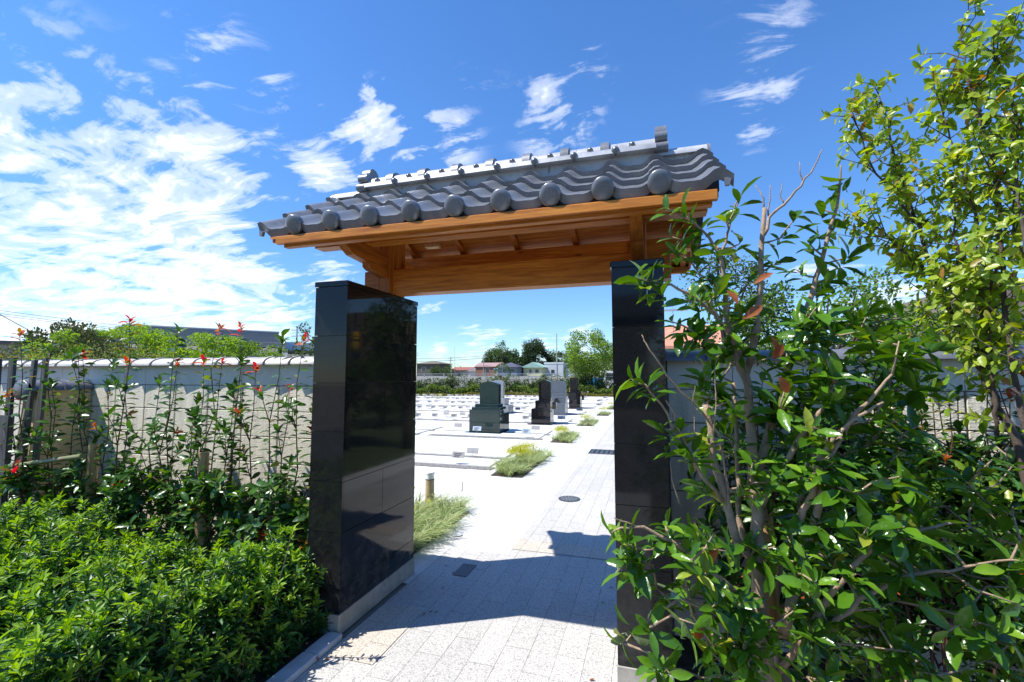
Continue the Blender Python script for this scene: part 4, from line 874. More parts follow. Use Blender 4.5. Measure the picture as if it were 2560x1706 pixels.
for k, y in enumerate(rows[2:]):
    for (src, dy, nm) in ((pa, .1, 'lettered plaque sign, near edge of the '), (pb, .96, 'plain plaque sign, far edge of the ')):
        x = -4.0 if k < 3 else -2.7
        q_ = 0
        while x > -1.2-.56*y:
            if not (-3.9 < x < -2.95 and k < 3) and not (-6.5 < x < -5.4 and k == 1) and random.random() < .93:
                o = src if first[id(src)] else copy_tree(src); first[id(src)] = False
                o.location = (x+random.uniform(-.05, .05), y+dy, 0); o.rotation_euler = (0, 0, random.uniform(-.07, .07)); q_ += 1; o['label'] = nm+ORD[k]+' grave row, '+NTH[q_]+' from path'
            x -= .66 if x < -5 else 1.25
for (x, y, lab) in ((-2.75, 14.7, 'bluish plaque sign right of the black gravestone shadow'), (-2.7, 18.4, 'grey plaque sign right of the grey gravestone shadow'), (-2.3, 21.9, 'grey plaque sign right of the tall narrow gravestone')):
    sign('plate_w' if y < 15 else 'plate', .24, .26, (x, y, 0), lab, 'plaque signs on stakes between the graves', True)
def gravestone(label, mt, cx, y, tiers, stele, top, arch=False, vase=False):
    g = thing('gravestone', label, 'gravestone', (cx, y, 0), 'polished gravestones'); P = []
    for i, (xa, xb, ya, yb, za, zb) in enumerate(tiers):
        P.append(MB().box(xa, xb, ya, yb, za, zb, ch=.012 if zb-za > .05 else .004).build('base_slab' if i == 0 else 'base_block', mt, auto=20))
    xa, xb, ya, yb, za, zb = stele; n = 12; pr = [(xa, za), (xb, za), (xb, zb-top)]
    if top > 0:
        for i in range(n+1): t = i/n; pr.append((xb-(xb-xa)*t, zb-top+top*(math.sin(math.pi*t))**.8))
    else: pr += [(xb, zb), (xa, zb)]
    pr.append((xa, zb-top)) if top > 0 else None
    pr = pr[:-1] if top > 0 else pr
    P.append(MB().prism(pr, ya, yb, 'y').build('headstone', mt, auto=30))
    if arch:
        tx0, tx1, ty, z0, z1 = arch; c = (tx0+tx1)/2; r_ = (tx1-tx0)/2; pts = [(c+r_*math.cos(math.pi*i/12), ty, z0+(z1-z0)*math.sin(math.pi*i/12)) for i in range(13)]
        P.append(MB().tube(pts, .014, 6).build('incense_arch', mt, smooth=True)); P.append(MB().prism([(p[0], p[2]) for p in pts], ty-.004, ty+.01, 'y').build('incense_niche', 'dark'))
    if vase:
        P.append(MB().box(*vase, ch=.01).build('flower_vase', mt, auto=20))
    for o in P: put(g, o)
gravestone('large dark green polished gravestone with a rounded top, nearest the gate', 'g_green', -4.27, 12.0,
           [(-4.79, -3.76, 11.45, 12.62, 0, .03), (-4.71, -3.835, 11.62, 11.98, .0305, .62), (-4.66, -3.87, 11.66, 12.3, .6205, .69), (-4.70, -3.84, 11.985, 12.5, .0305, .52), (-4.61, -3.93, 11.78, 12.2, .6905, .77)], (-4.49, -3.94, 11.84, 12.04, .7705, 1.385), .08)
gravestone('glossy black gravestone with a dark incense arch, second from the gate', 'g_black', -3.33, 14.4,
           [(-3.73, -2.97, 14.1, 14.95, 0, .03), (-3.645, -3.02, 14.25, 14.8, .0305, .485), (-3.52, -3.03, 14.28, 14.7, .4855, .745)], (-3.43, -3.03, 14.4, 14.6, .7455, 1.395), .07, (-3.42, -3.14, 14.27, .51, .68), (-2.98, -2.86, 14.35, 14.55, .48, .70))
gravestone('grey gravestone with a peaked top, third along the path', 'g_grey', -3.45, 17.9,
           [(-3.82, -3.1, 17.65, 18.6, 0, .03), (-3.72, -3.18, 17.75, 18.5, .0305, .465), (-3.75, -3.16, 17.8, 18.3, .4655, .74), (-3.7, -3.2, 17.85, 18.2, .7405, .83)], (-3.72, -3.17, 17.92, 18.12, .8305, 1.33), .075, (-3.62, -3.4, 17.78, .5, .68))
gravestone('narrow black flat-topped gravestone, furthest along the path', 'g_black', -3.37, 21.6,
           [(-3.7, -3.05, 21.2, 22.1, 0, .03), (-3.645, -3.10, 21.4, 22.0, .0305, .44), (-3.69, -3.11, 21.42, 21.9, .4405, .765)], (-3.6, -3.21, 21.5, 21.72, .7655, 1.436), 0, (-3.6, -3.35, 21.4, .47, .64), (-3.05, -2.95, 21.5, 21.7, .4, .62))
gravestone('light grey round-topped gravestone half hidden behind the green one', 'g_light', -5.95, 18.1,
           [(-6.5, -5.42, 17.6, 18.7, 0, .03), (-6.45, -5.49, 17.75, 18.5, .0305, .33), (-6.36, -5.65, 17.8, 18.35, .3305, .61)], (-6.27, -5.76, 17.9, 18.1, .6105, 1.365), .1)
# planting beds with sedge and yellow sedum
def grass_bed(label, xa, xb, ya, yb, n, ny, hmax=.34):
    sheet('planting_soil', [(xa+.05, ya+.05), (xb-.04, ya+.05), (xb-.04, yb-.05), (xa+.05, yb-.05)], .004, 'soil')
    mb = MB(); K = 5
    def blade(p, a, L_, w_, arch, mi):
        d = np.array([math.cos(a), math.sin(a), 0]); s_ = np.array([-math.sin(a), math.cos(a), 0]); v = []
        for i in range(K):
            t = i/(K-1); th = R(80)-arch*t; q = p+d*L_*(t*math.cos(th*.9)*.9)+np.array([0, 0, L_*(math.sin(R(80))*t-arch*.42*t*t)]); q[2] = max(q[2], .006); ww = w_*(1-t**2*.92); v += [q-s_*ww/2, q+s_*ww/2+np.array([0, 0, .001])]
        mb.add(v, [(2*i, 2*i+1, 2*i+3, 2*i+2) for i in range(K-1)], mi)
    ncl = max(3, int((yb-ya)*(xb-xa)/.03))
    for c_ in range(ncl):
        c = np.array([random.uniform(xa+.03, xb-.02), random.uniform(ya+.03, yb-.03), .0])
        for i in range(n//ncl): blade(c+np.array([random.gauss(0, .02), random.gauss(0, .02), 0]), random.uniform(0, 6.28), random.uniform(.16, hmax), random.uniform(.004, .0075), random.uniform(.8, 1.9), 0)
    LV = Leaves(); c0 = [(random.uniform(xa+.1, xa+(xb-xa)*.6), random.uniform(ya+.3*(yb-ya), yb-.15)) for _ in range(max(1, int(3*(yb-ya))))] if ny else []
    for (cx, cy) in c0:
        for i in range(ny):
            u = rv(); u[2] = abs(u[2]); p = np.array([cx, cy, .17])+u*np.array([.17, .26, .10])*random.uniform(.3, 1.15); LV.a(p, u+RNG.normal(size=3)*.4, rv(), .026, .011, 1)
    LV.into(mb, TQ)
    return tag(mb.build('grass_bed', ['blade', 'sedum']), label, 'grass', kind='stuff')
grass_bed('arching variegated sedge around the bollard light behind the left pillar', -2.75, -1.95, 3.45, 5.0, 4200, 60, .37)
grass_bed('sedge and yellow sedum in the bed nearest the gate, beyond the bollard light', -2.45, -1.84, 6.75, 8.8, 2600, 420, .38)
grass_bed('sedge and yellow sedum bed beside the green gravestone', -2.3, -1.74, 10.47, 12.1, 1400, 300, .3)
grass_bed('yellow sedum bed beside the black gravestone', -2.24, -1.66, 14.15, 16.1, 700, 160, .26)
grass_bed('yellow sedum bed beside the grey gravestone', -2.05, -1.5, 17.9, 19.6, 400, 120, .26)
grass_bed('yellow sedum bed furthest along the path by the right pillar', -1.95, -1.4, 21.3, 23.2, 350, 90, .26)
grass_bed('far yellow-green tuft at the left rear corner of the paving', -14.7, -13.3, 28.3, 29.4, 500, 120, .3)
# loose flower spikes
for (x, y, h) in ((-1.96, 4.6, .42), (-2.3, 4.3, .36), (-2.0, 7.9, .36), (-2.1, 7.4, .38)):
    m = MB().tube([(x, y, 0), (x+.01, y, h*.6), (x+.03, y-.01, h)], [.0015, .0013, .001], 4, cap=False); m.tube([(x+.02, y, h*.75), (x+.03, y-.01, h)], [.006, .003], 6); tag(m.build('flower_spike', 'redstem'), 'purple lilyturf flower spike '+{-1.96: 'right of the bollard light', -2.3: 'close behind the bollard light', -2.0: 'at the far end of the nearest flowering bed', -2.1: 'in the middle of the nearest flowering bed'}[x], 'flower', 'lilyturf flower spikes in the beds')
bl = thing('bollard_light', 'tan bollard light with a white lamp head in the sedge by the left pillar', 'bollard light', (-2.47, 4.9, 0))
MB().lathe((0, 0, 0), [(.052, -.02), (.052, .345)], 28).build('post', 'tan', bl, auto=40)
MB().lathe((0, 0, 0), [(.0535, .345), (.0535, .352)], 28).build('collar', 'dark', bl, auto=40)
lh = MB().lathe((0, 0, 0), [(.048, .352), (.051, .41), (.052, .415)], 28).build('lamp_head', 'lampwhite', bl, auto=40)
MB().lathe((0, 0, 0), [(.055, .415), (.055, .428), (.05, .433)], 28).build('lid', 'lampwhite', bl, auto=40)
MB().box(-.004, .004, -.0535, -.05, .16, .168).build('screw', 'dark', bl)

# ================================================================ FAR BOUNDARY: hedges, fence, houses, trees
def hedge_stuff(name, label, path, depth, z0, z1, n, size, mats, cat='hedge'):
    LV = Leaves(); seg = [np.array(p, float) for p in path]; Ls = [np.linalg.norm(seg[i+1]-seg[i]) for i in range(len(seg)-1)]; tot = sum(Ls)
    for i in range(n):
        s_ = random.random()*tot; k = 0
        while s_ > Ls[k]: s_ -= Ls[k]; k += 1
        p = seg[k]+(seg[k+1]-seg[k])*s_/Ls[k]; d = random.random(); zz = z0+(z1-z0)*(random.random()**.6)*(.75+.25*math.sin(p[0]*2.3)+.12*math.sin(p[0]*7)); 
        LV.a((p[0], p[1]+d*depth, zz), rv()+np.array([0, 0, .4]), rv(), size, size*.55, random.randrange(len(mats)))
    m = MB(); LV.into(m, TQ); return tag(m.build(name, mats), label, cat, kind='stuff')
HP = [(-26, 23.4), (-16.5, 30.2), (-10.5, 34.5), (-2, 34.0), (14, 33.6)]
hedge_stuff('ground_cover', 'rusty low ground cover along the far edge of the white paving', [(-19, 28.4), (-16.5, 30.2), (-10.5, 34.5), (-1, 34)], .5, .0, .22, 5200, .10, ['rust', 'hedgebright'], 'ground cover')
hedge_stuff('low_hedge', 'bright green low hedge along the far edge of the white paving', [(-19, 29), (-16.5, 30.8), (-10.5, 35.1), (-1, 34.6)], 1.0, .05, .80, 15000, .14, ['hedgebright', 'l_mid'])
def bush(label, loc, rx, h, n, size, mats, group):
    t = thing('hedge_shrub', label, 'shrub', loc, group); LV = Leaves(); st = MB()
    for i in range(5): a = random.uniform(0, 6.28); st.tube([(0, 0, 0), (math.cos(a)*rx*.3, math.sin(a)*rx*.3, h*.5), (math.cos(a)*rx*.6, math.sin(a)*rx*.6, h*.9)], [.03, .02, .01], 5)
    cl = [(random.uniform(-rx, rx)*.7, random.uniform(-.35, .35), random.uniform(.25, .92)*h, random.uniform(.16, .3)*h) for _ in range(11)]
    for i in range(n):
        c = random.choice(cl); u = rv()*c[3]*random.uniform(.5, 1.1); LV.a((c[0]+u[0], c[1]+u[1], max(.05, c[2]+u[2])), u+RNG.normal(size=3)*.1, rv(), size, size*.6, random.randrange(len(mats)))
    st.build('stems', 'bark_dark', t); m = MB(); LV.into(m, TQ); m.build('leaves', mats, t); return t
hs = [bush('x', (0, 0, 0), .95, 1.38, 1700, .11, ['l_mid', 'l_dark', 'l_mid'], 'dark shrubs in front of the far metal fence') for _ in range(3)]
usd = [0, 0, 0]
x = -19.0; k = 0
def ypath(x): return float(np.interp(x, [p[0] for p in HP], [p[1] for p in HP]))
while x < -.5:
    j = k % 3; o = hs[j] if not usd[j] else copy_tree(hs[j]); usd[j] = 1
    o.location = (x, ypath(x)+2.0, 0); o.scale = (random.uniform(.9, 1.15), 1, random.uniform(.85, 1.08)); o['label'] = 'dark loose-leaved shrub before the far fence, '+'first second third fourth fifth sixth seventh eighth ninth tenth eleventh twelfth thirteenth fourteenth fifteenth sixteenth seventeenth eighteenth nineteenth twentieth'.split()[k]+' from the left'; x += random.uniform(.9, 1.3); k += 1
fn = thing('metal_fence', 'pale metal rail fence behind the far shrub row', 'fence', (-8, 38.2, 0)); P = []
m = MB()
for z in (.35, .75, 1.15, 1.45, 1.66): m.box(-34, 12, 38.2, 38.23, z, z+.05)
P.append(m.build('rails', 'metal'))
for i in range(24): P.append(MB().box(-34+i*2, -33.94+i*2, 38.14, 38.2, 0, 1.75).build('fence_post', 'metal'))
for o in P: put(fn, o)
o = MB().box(-60, 30, 45, 45.3, 0, 1.5).build('retaining_wall', 'concrete'); tag(o, 'long low grey concrete wall beyond the metal fence', 'wall')
sheet('road', [(-70, 40), (40, 40), (40, 44.5), (-70, 44.5)], .0, 'kerb')
# blue sheet and a parked white van glimpsed through the fence
m = MB(); n = 9; v = [(-5.3+1.6*i/n, 39.0+.25*math.sin(i*2.1), z+.12*math.sin(i*1.7+z*9)) for z in (.62, 1.05, 1.35) for i in range(n+1)]
v2 = [(a, d+.06, c) for a, d, c in v]; f = [(r_*(n+1)+i, r_*(n+1)+i+1, (r_+1)*(n+1)+i+1, (r_+1)*(n+1)+i) for r_ in range(2) for i in range(n)]
m.add(v+v2, f+[tuple(q+len(v) for q in qq[::-1]) for qq in f]); M['tarp'] = plain('blue_tarpaulin', (.04, .33, .62), .5, .15, 3, .2)
m.build('blue_tarpaulin', 'tarp'); tag(bpy.data.objects['blue_tarpaulin'], 'bright blue crumpled tarpaulin behind the far fence near the right pillar', 'tarpaulin')
vn = thing('parked_van', 'white parked van beyond the far fence by the right pillar', 'van', (-2.5, 42.2, 0)); M['vanw'] = plain('white_van_paint', (.7, .71, .72), .3, .03, 3, .02); M['glass'] = plain('dark_window_glass', (.03, .04, .05), .08, .1, 2, .0); M['tyre'] = plain('black_tyre', (.02, .02, .02), .8, .1, 8, .1)
P = [MB().prism([(-4.0, .35), (.2, .35), (.2, 1.0), (-.4, 1.15), (-.9, 1.9), (-4.0, 1.95)], 41.4, 43.0, 'y').build('body', 'vanw', auto=30), MB().prism([(-3.7, 1.2), (-.65, 1.2), (-1.0, 1.75), (-3.7, 1.78)], 41.385, 41.4, 'y').build('side_window', 'glass')]
for wx in (-3.2, -.55): 
    w_ = MB(); w_.prism([(wx+.33*math.cos(2*math.pi*i/18), .33+.33*math.sin(2*math.pi*i/18)) for i in range(18)], 41.38, 41.6, 'y'); P.append(w_.build('wheel', 'tyre'))
for o in P: put(vn, o)

def hmats(nm, wall, roof):
    M['w_'+nm] = plain(nm+'_house_wall', wall, .85, .08, 1.5, .2, grime=.1); M['r_'+nm] = plain(nm+'_house_roof', roof, .6, .18, 3, .3); return 'w_'+nm, 'r_'+nm
M['frame'] = plain('pale_window_frame', (.6, .6, .58), .5, .05, 3, .05)
def house(label, x0, x1, y, dep, zw, zr, mt, roof='hip', wins=(), over=.5, gable_axis='x', rz=0):
    cx = (x0+x1)/2; h = thing('house', label, 'house', (cx, y, 0)); a, d = x0-cx, x1-cx
    MB().box(a, d, 0, dep, 0, zw).build('wall', mt[0], h)
    A, D, Y0, Y1 = a-over, d+over, -over, dep+over; ym = dep/2; m = MB(); ed = .18
    if roof == 'hip':
        k = min((D-A)/2, dep/2+over)*.95; v = [(A, Y0, zw), (D, Y0, zw), (D, Y1, zw), (A, Y1, zw), (A, Y0, zw+ed), (D, Y0, zw+ed), (D, Y1, zw+ed), (A, Y1, zw+ed), (A+k, ym, zr), (D-k, ym, zr)]
        m.add(v, [(0, 3, 2, 1), (0, 1, 5, 4), (1, 2, 6, 5), (2, 3, 7, 6), (3, 0, 4, 7), (4, 5, 9, 8), (5, 6, 9), (6, 7, 8, 9), (7, 4, 8)])
    elif roof == 'gable':
        m.prism([(Y0, zw), (Y1, zw), (Y1, zw+ed), (ym, zr), (Y0, zw+ed)], A, D, 'x')
    elif roof == 'gfront':
        xm = (A+D)/2; m.prism([(A, zw), (A, zw+ed), (xm, zr), (D, zw+ed), (D, zw)], Y0, Y1, 'y')
    else: m.box(a-.1, d+.1, -.1, dep+.1, zw, zr)
    m.build('roof', mt[1], h)
    for (u0, u1, z0, z1) in wins:
        xa, xb = a+(d-a)*u0, a+(d-a)*u1; f = MB().box(xa, xb, -.05, -.001, z0, z1).build('window', 'frame', h)
        MB().box(xa+.06, xb-.06, -.06, -.051, z0+.06, z1-.06).build('pane', 'glass', f)
    h.rotation_euler = (0, 0, rz); return h
Z2 = lambda z70: 1.55+(z70-1.55)*2
house('dark brown two-storey house with a hip roof left in the far row', -76, -67.5, 140, 9, 5.4, 6.6, hmats('umber', (.10, .085, .07), (.17, .14, .10)), 'hip', [(.2, .4, 2.9, 4.4), (.6, .75, 2.9, 4.4)])
house('low house with a rust red roof right of the dark brown one', -67.6, -60.5, 150, 8, 3.3, 4.6, hmats('rust', (.45, .40, .34), (.28, .10, .07)), 'gable', [(.3, .5, 1.2, 2.4)])
house('small pale house with a grey gable roof in the far gap', -58.8, -55.6, 145, 7, 2.9, 4.0, hmats('pale', (.62, .60, .56), (.36, .35, .34)), 'gfront')
house('tan block building far behind the utility pole', -70, -60, 190, 10, 8.2, 8.6, hmats('bluegrey', (.25, .34, .42), (.3, .32, .34)), 'flat')
house('brick house with a dusty pink roof and one white window', -54.6, -46.5, 140, 8, 4.3, 5.8, hmats('brick', (.24, .115, .075), (.33, .21, .19)), 'gable', [(.42, .6, 2.4, 4.0)], .3)
house('blue-grey house with a dark hip roof in the middle of the far row', -43.6, -37.5, 130, 8, 3.9, 5.5, hmats('slate', (.17, .21, .26), (.07, .075, .10)), 'hip', [(.25, .48, 2.5, 3.6), (.65, .9, 2.5, 3.6)])
house('low white house with a bright blue roof left of the dark hip roof', -47.5, -43.9, 138, 6, 3.4, 4.2, hmats('bluer', (.5, .42, .38), (.10, .22, .36)), 'gable', [], .2)
house('cream-yellow house with a mint green gable roof', -36.9, -31, 135, 7, 3.9, 5.6, hmats('mint', (.58, .56, .32), (.30, .46, .38)), 'gfront', [(.3, .45, 2.3, 3.4), (.62, .82, 2.3, 3.4)])
house('white flat-roofed house between the mint roof and the tall pole', -31.5, -25.5, 140, 8, 5.2, 5.6, hmats('grey', (.50, .52, .54), (.66, .66, .64)), 'flat', [(.35, .55, 2.2, 3.4)])
house('pale office tower far behind the dark round trees', -37.5, -31.5, 210, 9, 10.5, 11, hmats('office', (.48, .55, .62), (.5, .55, .6)), 'flat', [(.6, .9, 4, 10)])
# tiled house behind the left wall
lh_ = thing('house', 'long tiled-roof house behind the left wall and maples', 'house', tuple(at_d(430, 830, 26)*np.array([1, 1, 0])))
ctr = np.array(lh_.location); ang = math.atan2(ctr[1], ctr[0])-math.pi/2; lh_.rotation_euler = (0, 0, ang)
M['lhw'] = plain('pale_house_render', (.55, .54, .50), .85, .08, 2, .2); M['lhr'] = tile_mat('dark_grey_roof_tile', (.19, .20, .21), .35)
MB().box(-2.7, 5.2, 0, 6, 0, 3.25).build('wall', 'lhw', lh_)
m = MB(); m.prism([(-.9, 3.3), (-.9, 3.5), (3, 4.45), (6.9, 3.5), (6.9, 3.3)], -3.2, 5.0, 'x')
rf = m.build('roof', 'lhr', lh_)
m = MB()
for i in range(9): yy = -.9+i*.43; m.box(-3.2, 5.0, yy-.03, yy+.05, 3.5+(yy+.9)*.2436-.02, 3.5+(yy+.9)*.2436+.055)
m.build('tile_courses', 'lhr', rf)
m = MB(); m.prism(half(3, 4.42, .16, .16), -3.2, 5.1, 'x'); m.build('ridge', 'lhr', rf, auto=40)
MB().box(5.21, 6.8, .5, 5, 0, 2.95).build('side_wing', 'lhw', lh_); m = MB(); m.prism([(0, 3.0), (0, 3.15), (2.6, 3.85), (5.5, 3.15), (5.5, 3.0)], 4.9, 7.5, 'x'); m.build('wing_roof', 'g_black', lh_)
MB().box(-3.2, 5.0, -.96, -.9, 3.26, 3.42).build('gutter', 'coping_dark', lh_)
for (a, d) in ((-2.2, -1.0), (-.6, .6), (1.6, 2.7)): f = MB().box(a, d, -.05, -.001, 1.9, 2.95).build('window', 'frame', lh_); MB().box(a+.05, d-.05, -.06, -.051, 1.95, 2.9).build('pane', 'glass', f)
f = MB().box(5.8, 6.4, .44, .499, 1.9, 2.7).build('window', 'dark', lh_); MB().box(5.85, 6.07, .43, .439, 1.95, 2.65).build('pane', 'glass', f); MB().box(6.13, 6.35, .43, .439, 1.95, 2.65).build('pane', 'glass', f)
house('low house with a flat brown eave at the left edge behind the bushes', -50, -41, 24, 8, 3.9, 4.2, hmats('edge', (.35, .30, .24), (.10, .09, .09)), 'flat', [], rz=.9)
# right-hand buildings
house('teal-walled house with a salmon tiled roof just right of the right pillar', .4, 4.6, 30, 7, 3.2, 5.0, hmats('salmon', (.13, .24, .22), (.56, .24, .15)), 'gable', [(.05, .25, 2.2, 2.95), (.4, .5, 2.3, 2.95)], .35)
bb = thing('brown_building', 'brown panelled building with yellow lamps and a red mark at the right edge', 'building', (17.2, 26, 0)); M['brp'] = plain('brown_cladding', (.22, .16, .135), .6, .08, 2, .1); M['yel'] = plain('yellow_lamp_plastic', (.75, .42, .03), .35, .08, 5, .05); M['redm'] = plain('red_paint_mark', (.62, .03, .03), .5, .08, 5, .05); M['bluep'] = plain('blue_corner_panel', (.10, .16, .24), .5, .08, 5, .05)
MB().box(-2.9, 8, 0, 8, 0, 5.75).build('wall', 'brp', bb)
m = MB()
for i in range(14): m.box(-2.9+i*.78, -2.86+i*.78, -.05, -.001, 0, 5.7)
m.build('panel_seam', 'dark', bb); MB().box(-2.2, -1.75, -.09, -.052, 0, 4.7).build('corner_panel', 'bluep', bb); MB().prism([(1.1, 3.6), (1.9, 3.1), (1.7, 3.75), (2.1, 4.1), (1.5, 4.05), (1.2, 4.35), (1.15, 3.95), (.6, 3.55)][::-1], -.09, -.052, 'y').build('red_mark', 'redm', bb)
for z in (4.15, 3.5): MB().lathe((-2.35, -.35, z-.28), [(.14, 0), (.24, .06), (.26, .48), (.18, .54)], 16).build('yellow_lamp', 'yel', bb, auto=40)
MB().box(-2.45, -2.25, -.3, -.05, 3.6, 4.0).build('lamp_arm', 'dark', bb)

def tree(label, loc, H, trunk_h, crown, ncl, clr, n, size, mats, tr_mat='bark_dark', group=None, name='tree', limbs=8, T=TQ, flat=.9, r0=None, up=.2):
    """crown = (rx, ry, rz) ellipsoid centred at H-rz"""
    t = thing(name, label, 'tree', loc, group); st = MB(); rx, ry, rz_ = crown; cz = H-rz_; LV = Leaves(); r0 = r0 or .03*H
    top = np.array([0, 0, cz+rz_*.3]); st.tube([(0, 0, -.05), (.02*H*.3, 0, trunk_h*.6), (0, .01*H, trunk_h), tuple(top)], [r0, r0*.8, r0*.65, r0*.2], 8)
    cls = []
    for i in range(ncl):
        u = rv()*random.uniform(.35, 1.0)**.5; c = np.array([u[0]*rx, u[1]*ry, cz+u[2]*rz_]); cls.append((c, clr*random.uniform(.6, 1.3)))
        if i < limbs*3: a = np.array([0, 0, random.uniform(trunk_h*.7, max(trunk_h, c[2]*.9))]); st.tube([a, (a+c)/2+RNG.normal(size=3)*.04*H*.3, c], [r0*.35, r0*.22, r0*.08], 5, cap=False)
    P = []; 
    idx = RNG.integers(0, ncl, n); U = rv(n); rad = RNG.uniform(.45, 1.08, n)
    C = np.array([c[0] for c in cls])[idx]; rr = np.array([c[1] for c in cls])[idx]
    Pp = C+U*np.array([1, 1, flat])*(rr*rad)[:, None]; D = unit(U+RNG.normal(size=(n, 3))*.7+np.array([0, 0, up])); N = unit(RNG.normal(size=(n, 3))+np.array([0, 0, .7])); L = size*RNG.uniform(.7, 1.3, n)
    keep = Pp[:, 2] > .1
    m = MB(); add_leaves(m, T, Pp[keep], D[keep], N[keep], L[keep], L[keep]*.6, RNG.integers(0, len(mats), n)[keep])
    st.build('trunk', tr_mat, t, smooth=True); m.build('crown', mats, t); return t
# through the gate
tree('light green young tree filling the right of the gate opening', (-4.4, 36.5, 0), 5.0, 1.6, (2.5, 2, 1.8), 40, .62, 11500, .14, ['l_maple', 'l_light', 'l_mid'], limbs=8, r0=.07)
tree('broad dark round tree behind the pink-roofed house', (-53, 160, 0), 11.3, 3, (5.6, 5, 4.3), 60, 1.7, 11000, .5, ['l_dark', 'l_mid'])
tree('slender pale tree rising above the dark round tree', (-48.6, 150, 0), 14.5, 7, (2.2, 2, 3.4), 12, 1.1, 700, .4, ['l_mid'], limbs=5, r0=.12)
tree('tall dark umbrella-topped tree in the middle of the skyline', (-38, 155, 0), 13.3, 5, (4.5, 4, 4.3), 44, 1.5, 8000, .48, ['l_dark'])
tree('narrow dark conifer left of the umbrella-topped tree', (-44, 152, 0), 9.8, 1, (2.3, 2, 4.3), 26, 1.2, 5000, .42, ['l_dark', 'l_mid'])
tree('small dark shrub tree between the two big skyline trees', (-48.5, 153, 0), 8.5, 1, (1.6, 1.5, 3.6), 16, 1.0, 1500, .42, ['l_dark'])
tree('low wide dark tree left of the office tower', (-30, 158, 0), 9.6, 2, (6.0, 4, 3.3), 34, 1.6, 4200, .48, ['l_dark', 'l_mid'])
tree('dark wood tree filling the gap before the umbrella-topped tree', (-41.5, 158, 0), 8.8, 1, (3.0, 2, 3.8), 26, 1.2, 4600, .42, ['l_dark'])
tree('dark wood tree right of the umbrella-topped tree', (-34.5, 157, 0), 8.4, 1, (2.6, 2, 3.6), 24, 1.2, 4200, .42, ['l_dark'])
tree('bushy dark green tree beside the utility pole at left of the opening', (-60.5, 128, 0), 5.3, .4, (3.6, 3, 2.5), 26, 1.0, 2800, .35, ['l_dark', 'l_mid'])
tree('wooded mass behind the light tree beside the right pillar', (-9, 140, 0), 10.5, 2, (9, 5, 5), 50, 2.2, 4500, .55, ['l_dark', 'l_mid'])
for (x, y, lab) in ((-15.0, 33.8, 'thin bare sapling with bamboo props at the left of the opening'), (-11.4, 35.2, 'thin leafy sapling behind the light grey gravestone'), (-5.6, 34.6, 'propped sapling behind the narrow black gravestone')):
    t = thing('sapling', lab, 'sapling', (x, y, 0)); h = 3.9 if x < -14 else (2.6 if x < -10 else 3.0)
    MB().tube([(0, 0, 0), (.05, 0, h*.5), (.0, 0, h)], [.025, .018, .006], 6).build('trunk', 'bark', t); m = MB()
    for a in (0, 2.1, 4.2): m.tube([(math.cos(a)*.55, math.sin(a)*.4, 0), (-.02*math.cos(a), 0, 1.45)], .022, 6)
    m.build('prop', 'stake', t); LV = Leaves()
    for i in range(60 if x < -14 else 700): u = rv(); LV.a((u[0]*.6, u[1]*.5, 1.75+u[2]*.7), u, rv(), .12, .06, 0)
    m = MB(); LV.into(m, TQ); m.build('crown', ['l_mid'], t)
# behind the left wall
def atg(x, D): p = at_d(x, 860, D); return (float(p[0]), float(p[1]), 0)
def hz(y, D): return float(at_d(1176, y, D)[2])
tree('knobbly dark juniper with finger-like tips behind the left wall', atg(150, 13), 3.1, .5, (1.35, 1.0, 1.0), 34, .28, 4800, .09, ['l_pine'], group=None, limbs=6, up=1.2)
tree('dark juniper column right of the yellow-green bush', atg(200, 14), 3.1, .5, (.95, .8, 1.1), 26, .26, 3400, .085, ['l_pine'], limbs=5, up=1.2)
tree('small dark juniper near the left edge', atg(80, 14), 2.55, .5, (.8, .8, .8), 20, .25, 2200, .085, ['l_pine'], limbs=4, up=1.2)
tree('yellow-green bush wedged between the two junipers', atg(135, 12), 2.65, .4, (.7, .6, .7), 16, .25, 2600, .075, ['l_maple', 'l_light'], limbs=4)
tree('airy bright green maple before the left part of the tiled roof', atg(285, 15), 3.3, .9, (1.9, 1.3, .95), 40, .36, 9500, .075, ['l_maple', 'l_light'], limbs=9, flat=.55)
tree('flat-topped bright green maple before the middle of the tiled house', atg(465, 15), 3.0, .8, (1.75, 1.2, .7), 38, .34, 9000, .075, ['l_maple', 'l_light'], limbs=9, flat=.5)
tree('low green maple filling the gap between the two bright maples', atg(370, 15.5), 2.7, .5, (1.6, 1.0, .6), 26, .34, 5200, .08, ['l_mid', 'l_light'], limbs=6, flat=.6)
tree('low green shrub tree below the black roof end', atg(570, 15.5), 2.6, .5, (1.2, .8, .5), 20, .3, 3400, .08, ['l_mid', 'l_light'], limbs=5, flat=.6)
tree('slim dark-leaved tree standing alone left of the left pillar', atg(708, 16), 3.45, 1.2, (.42, .4, 1.1), 16, .2, 1100, .10, ['l_mid', 'l_dark'], limbs=5, r0=.03)
hedge_stuff('ochre_shrubs', 'ochre and green clipped shrubs just over the left wall', [(-11.5, 4.2), (-7.0, 4.2)], 1.2, 1.0, 2.0, 5200, .05, ['l_olive', 'l_mid'], 'shrubs')
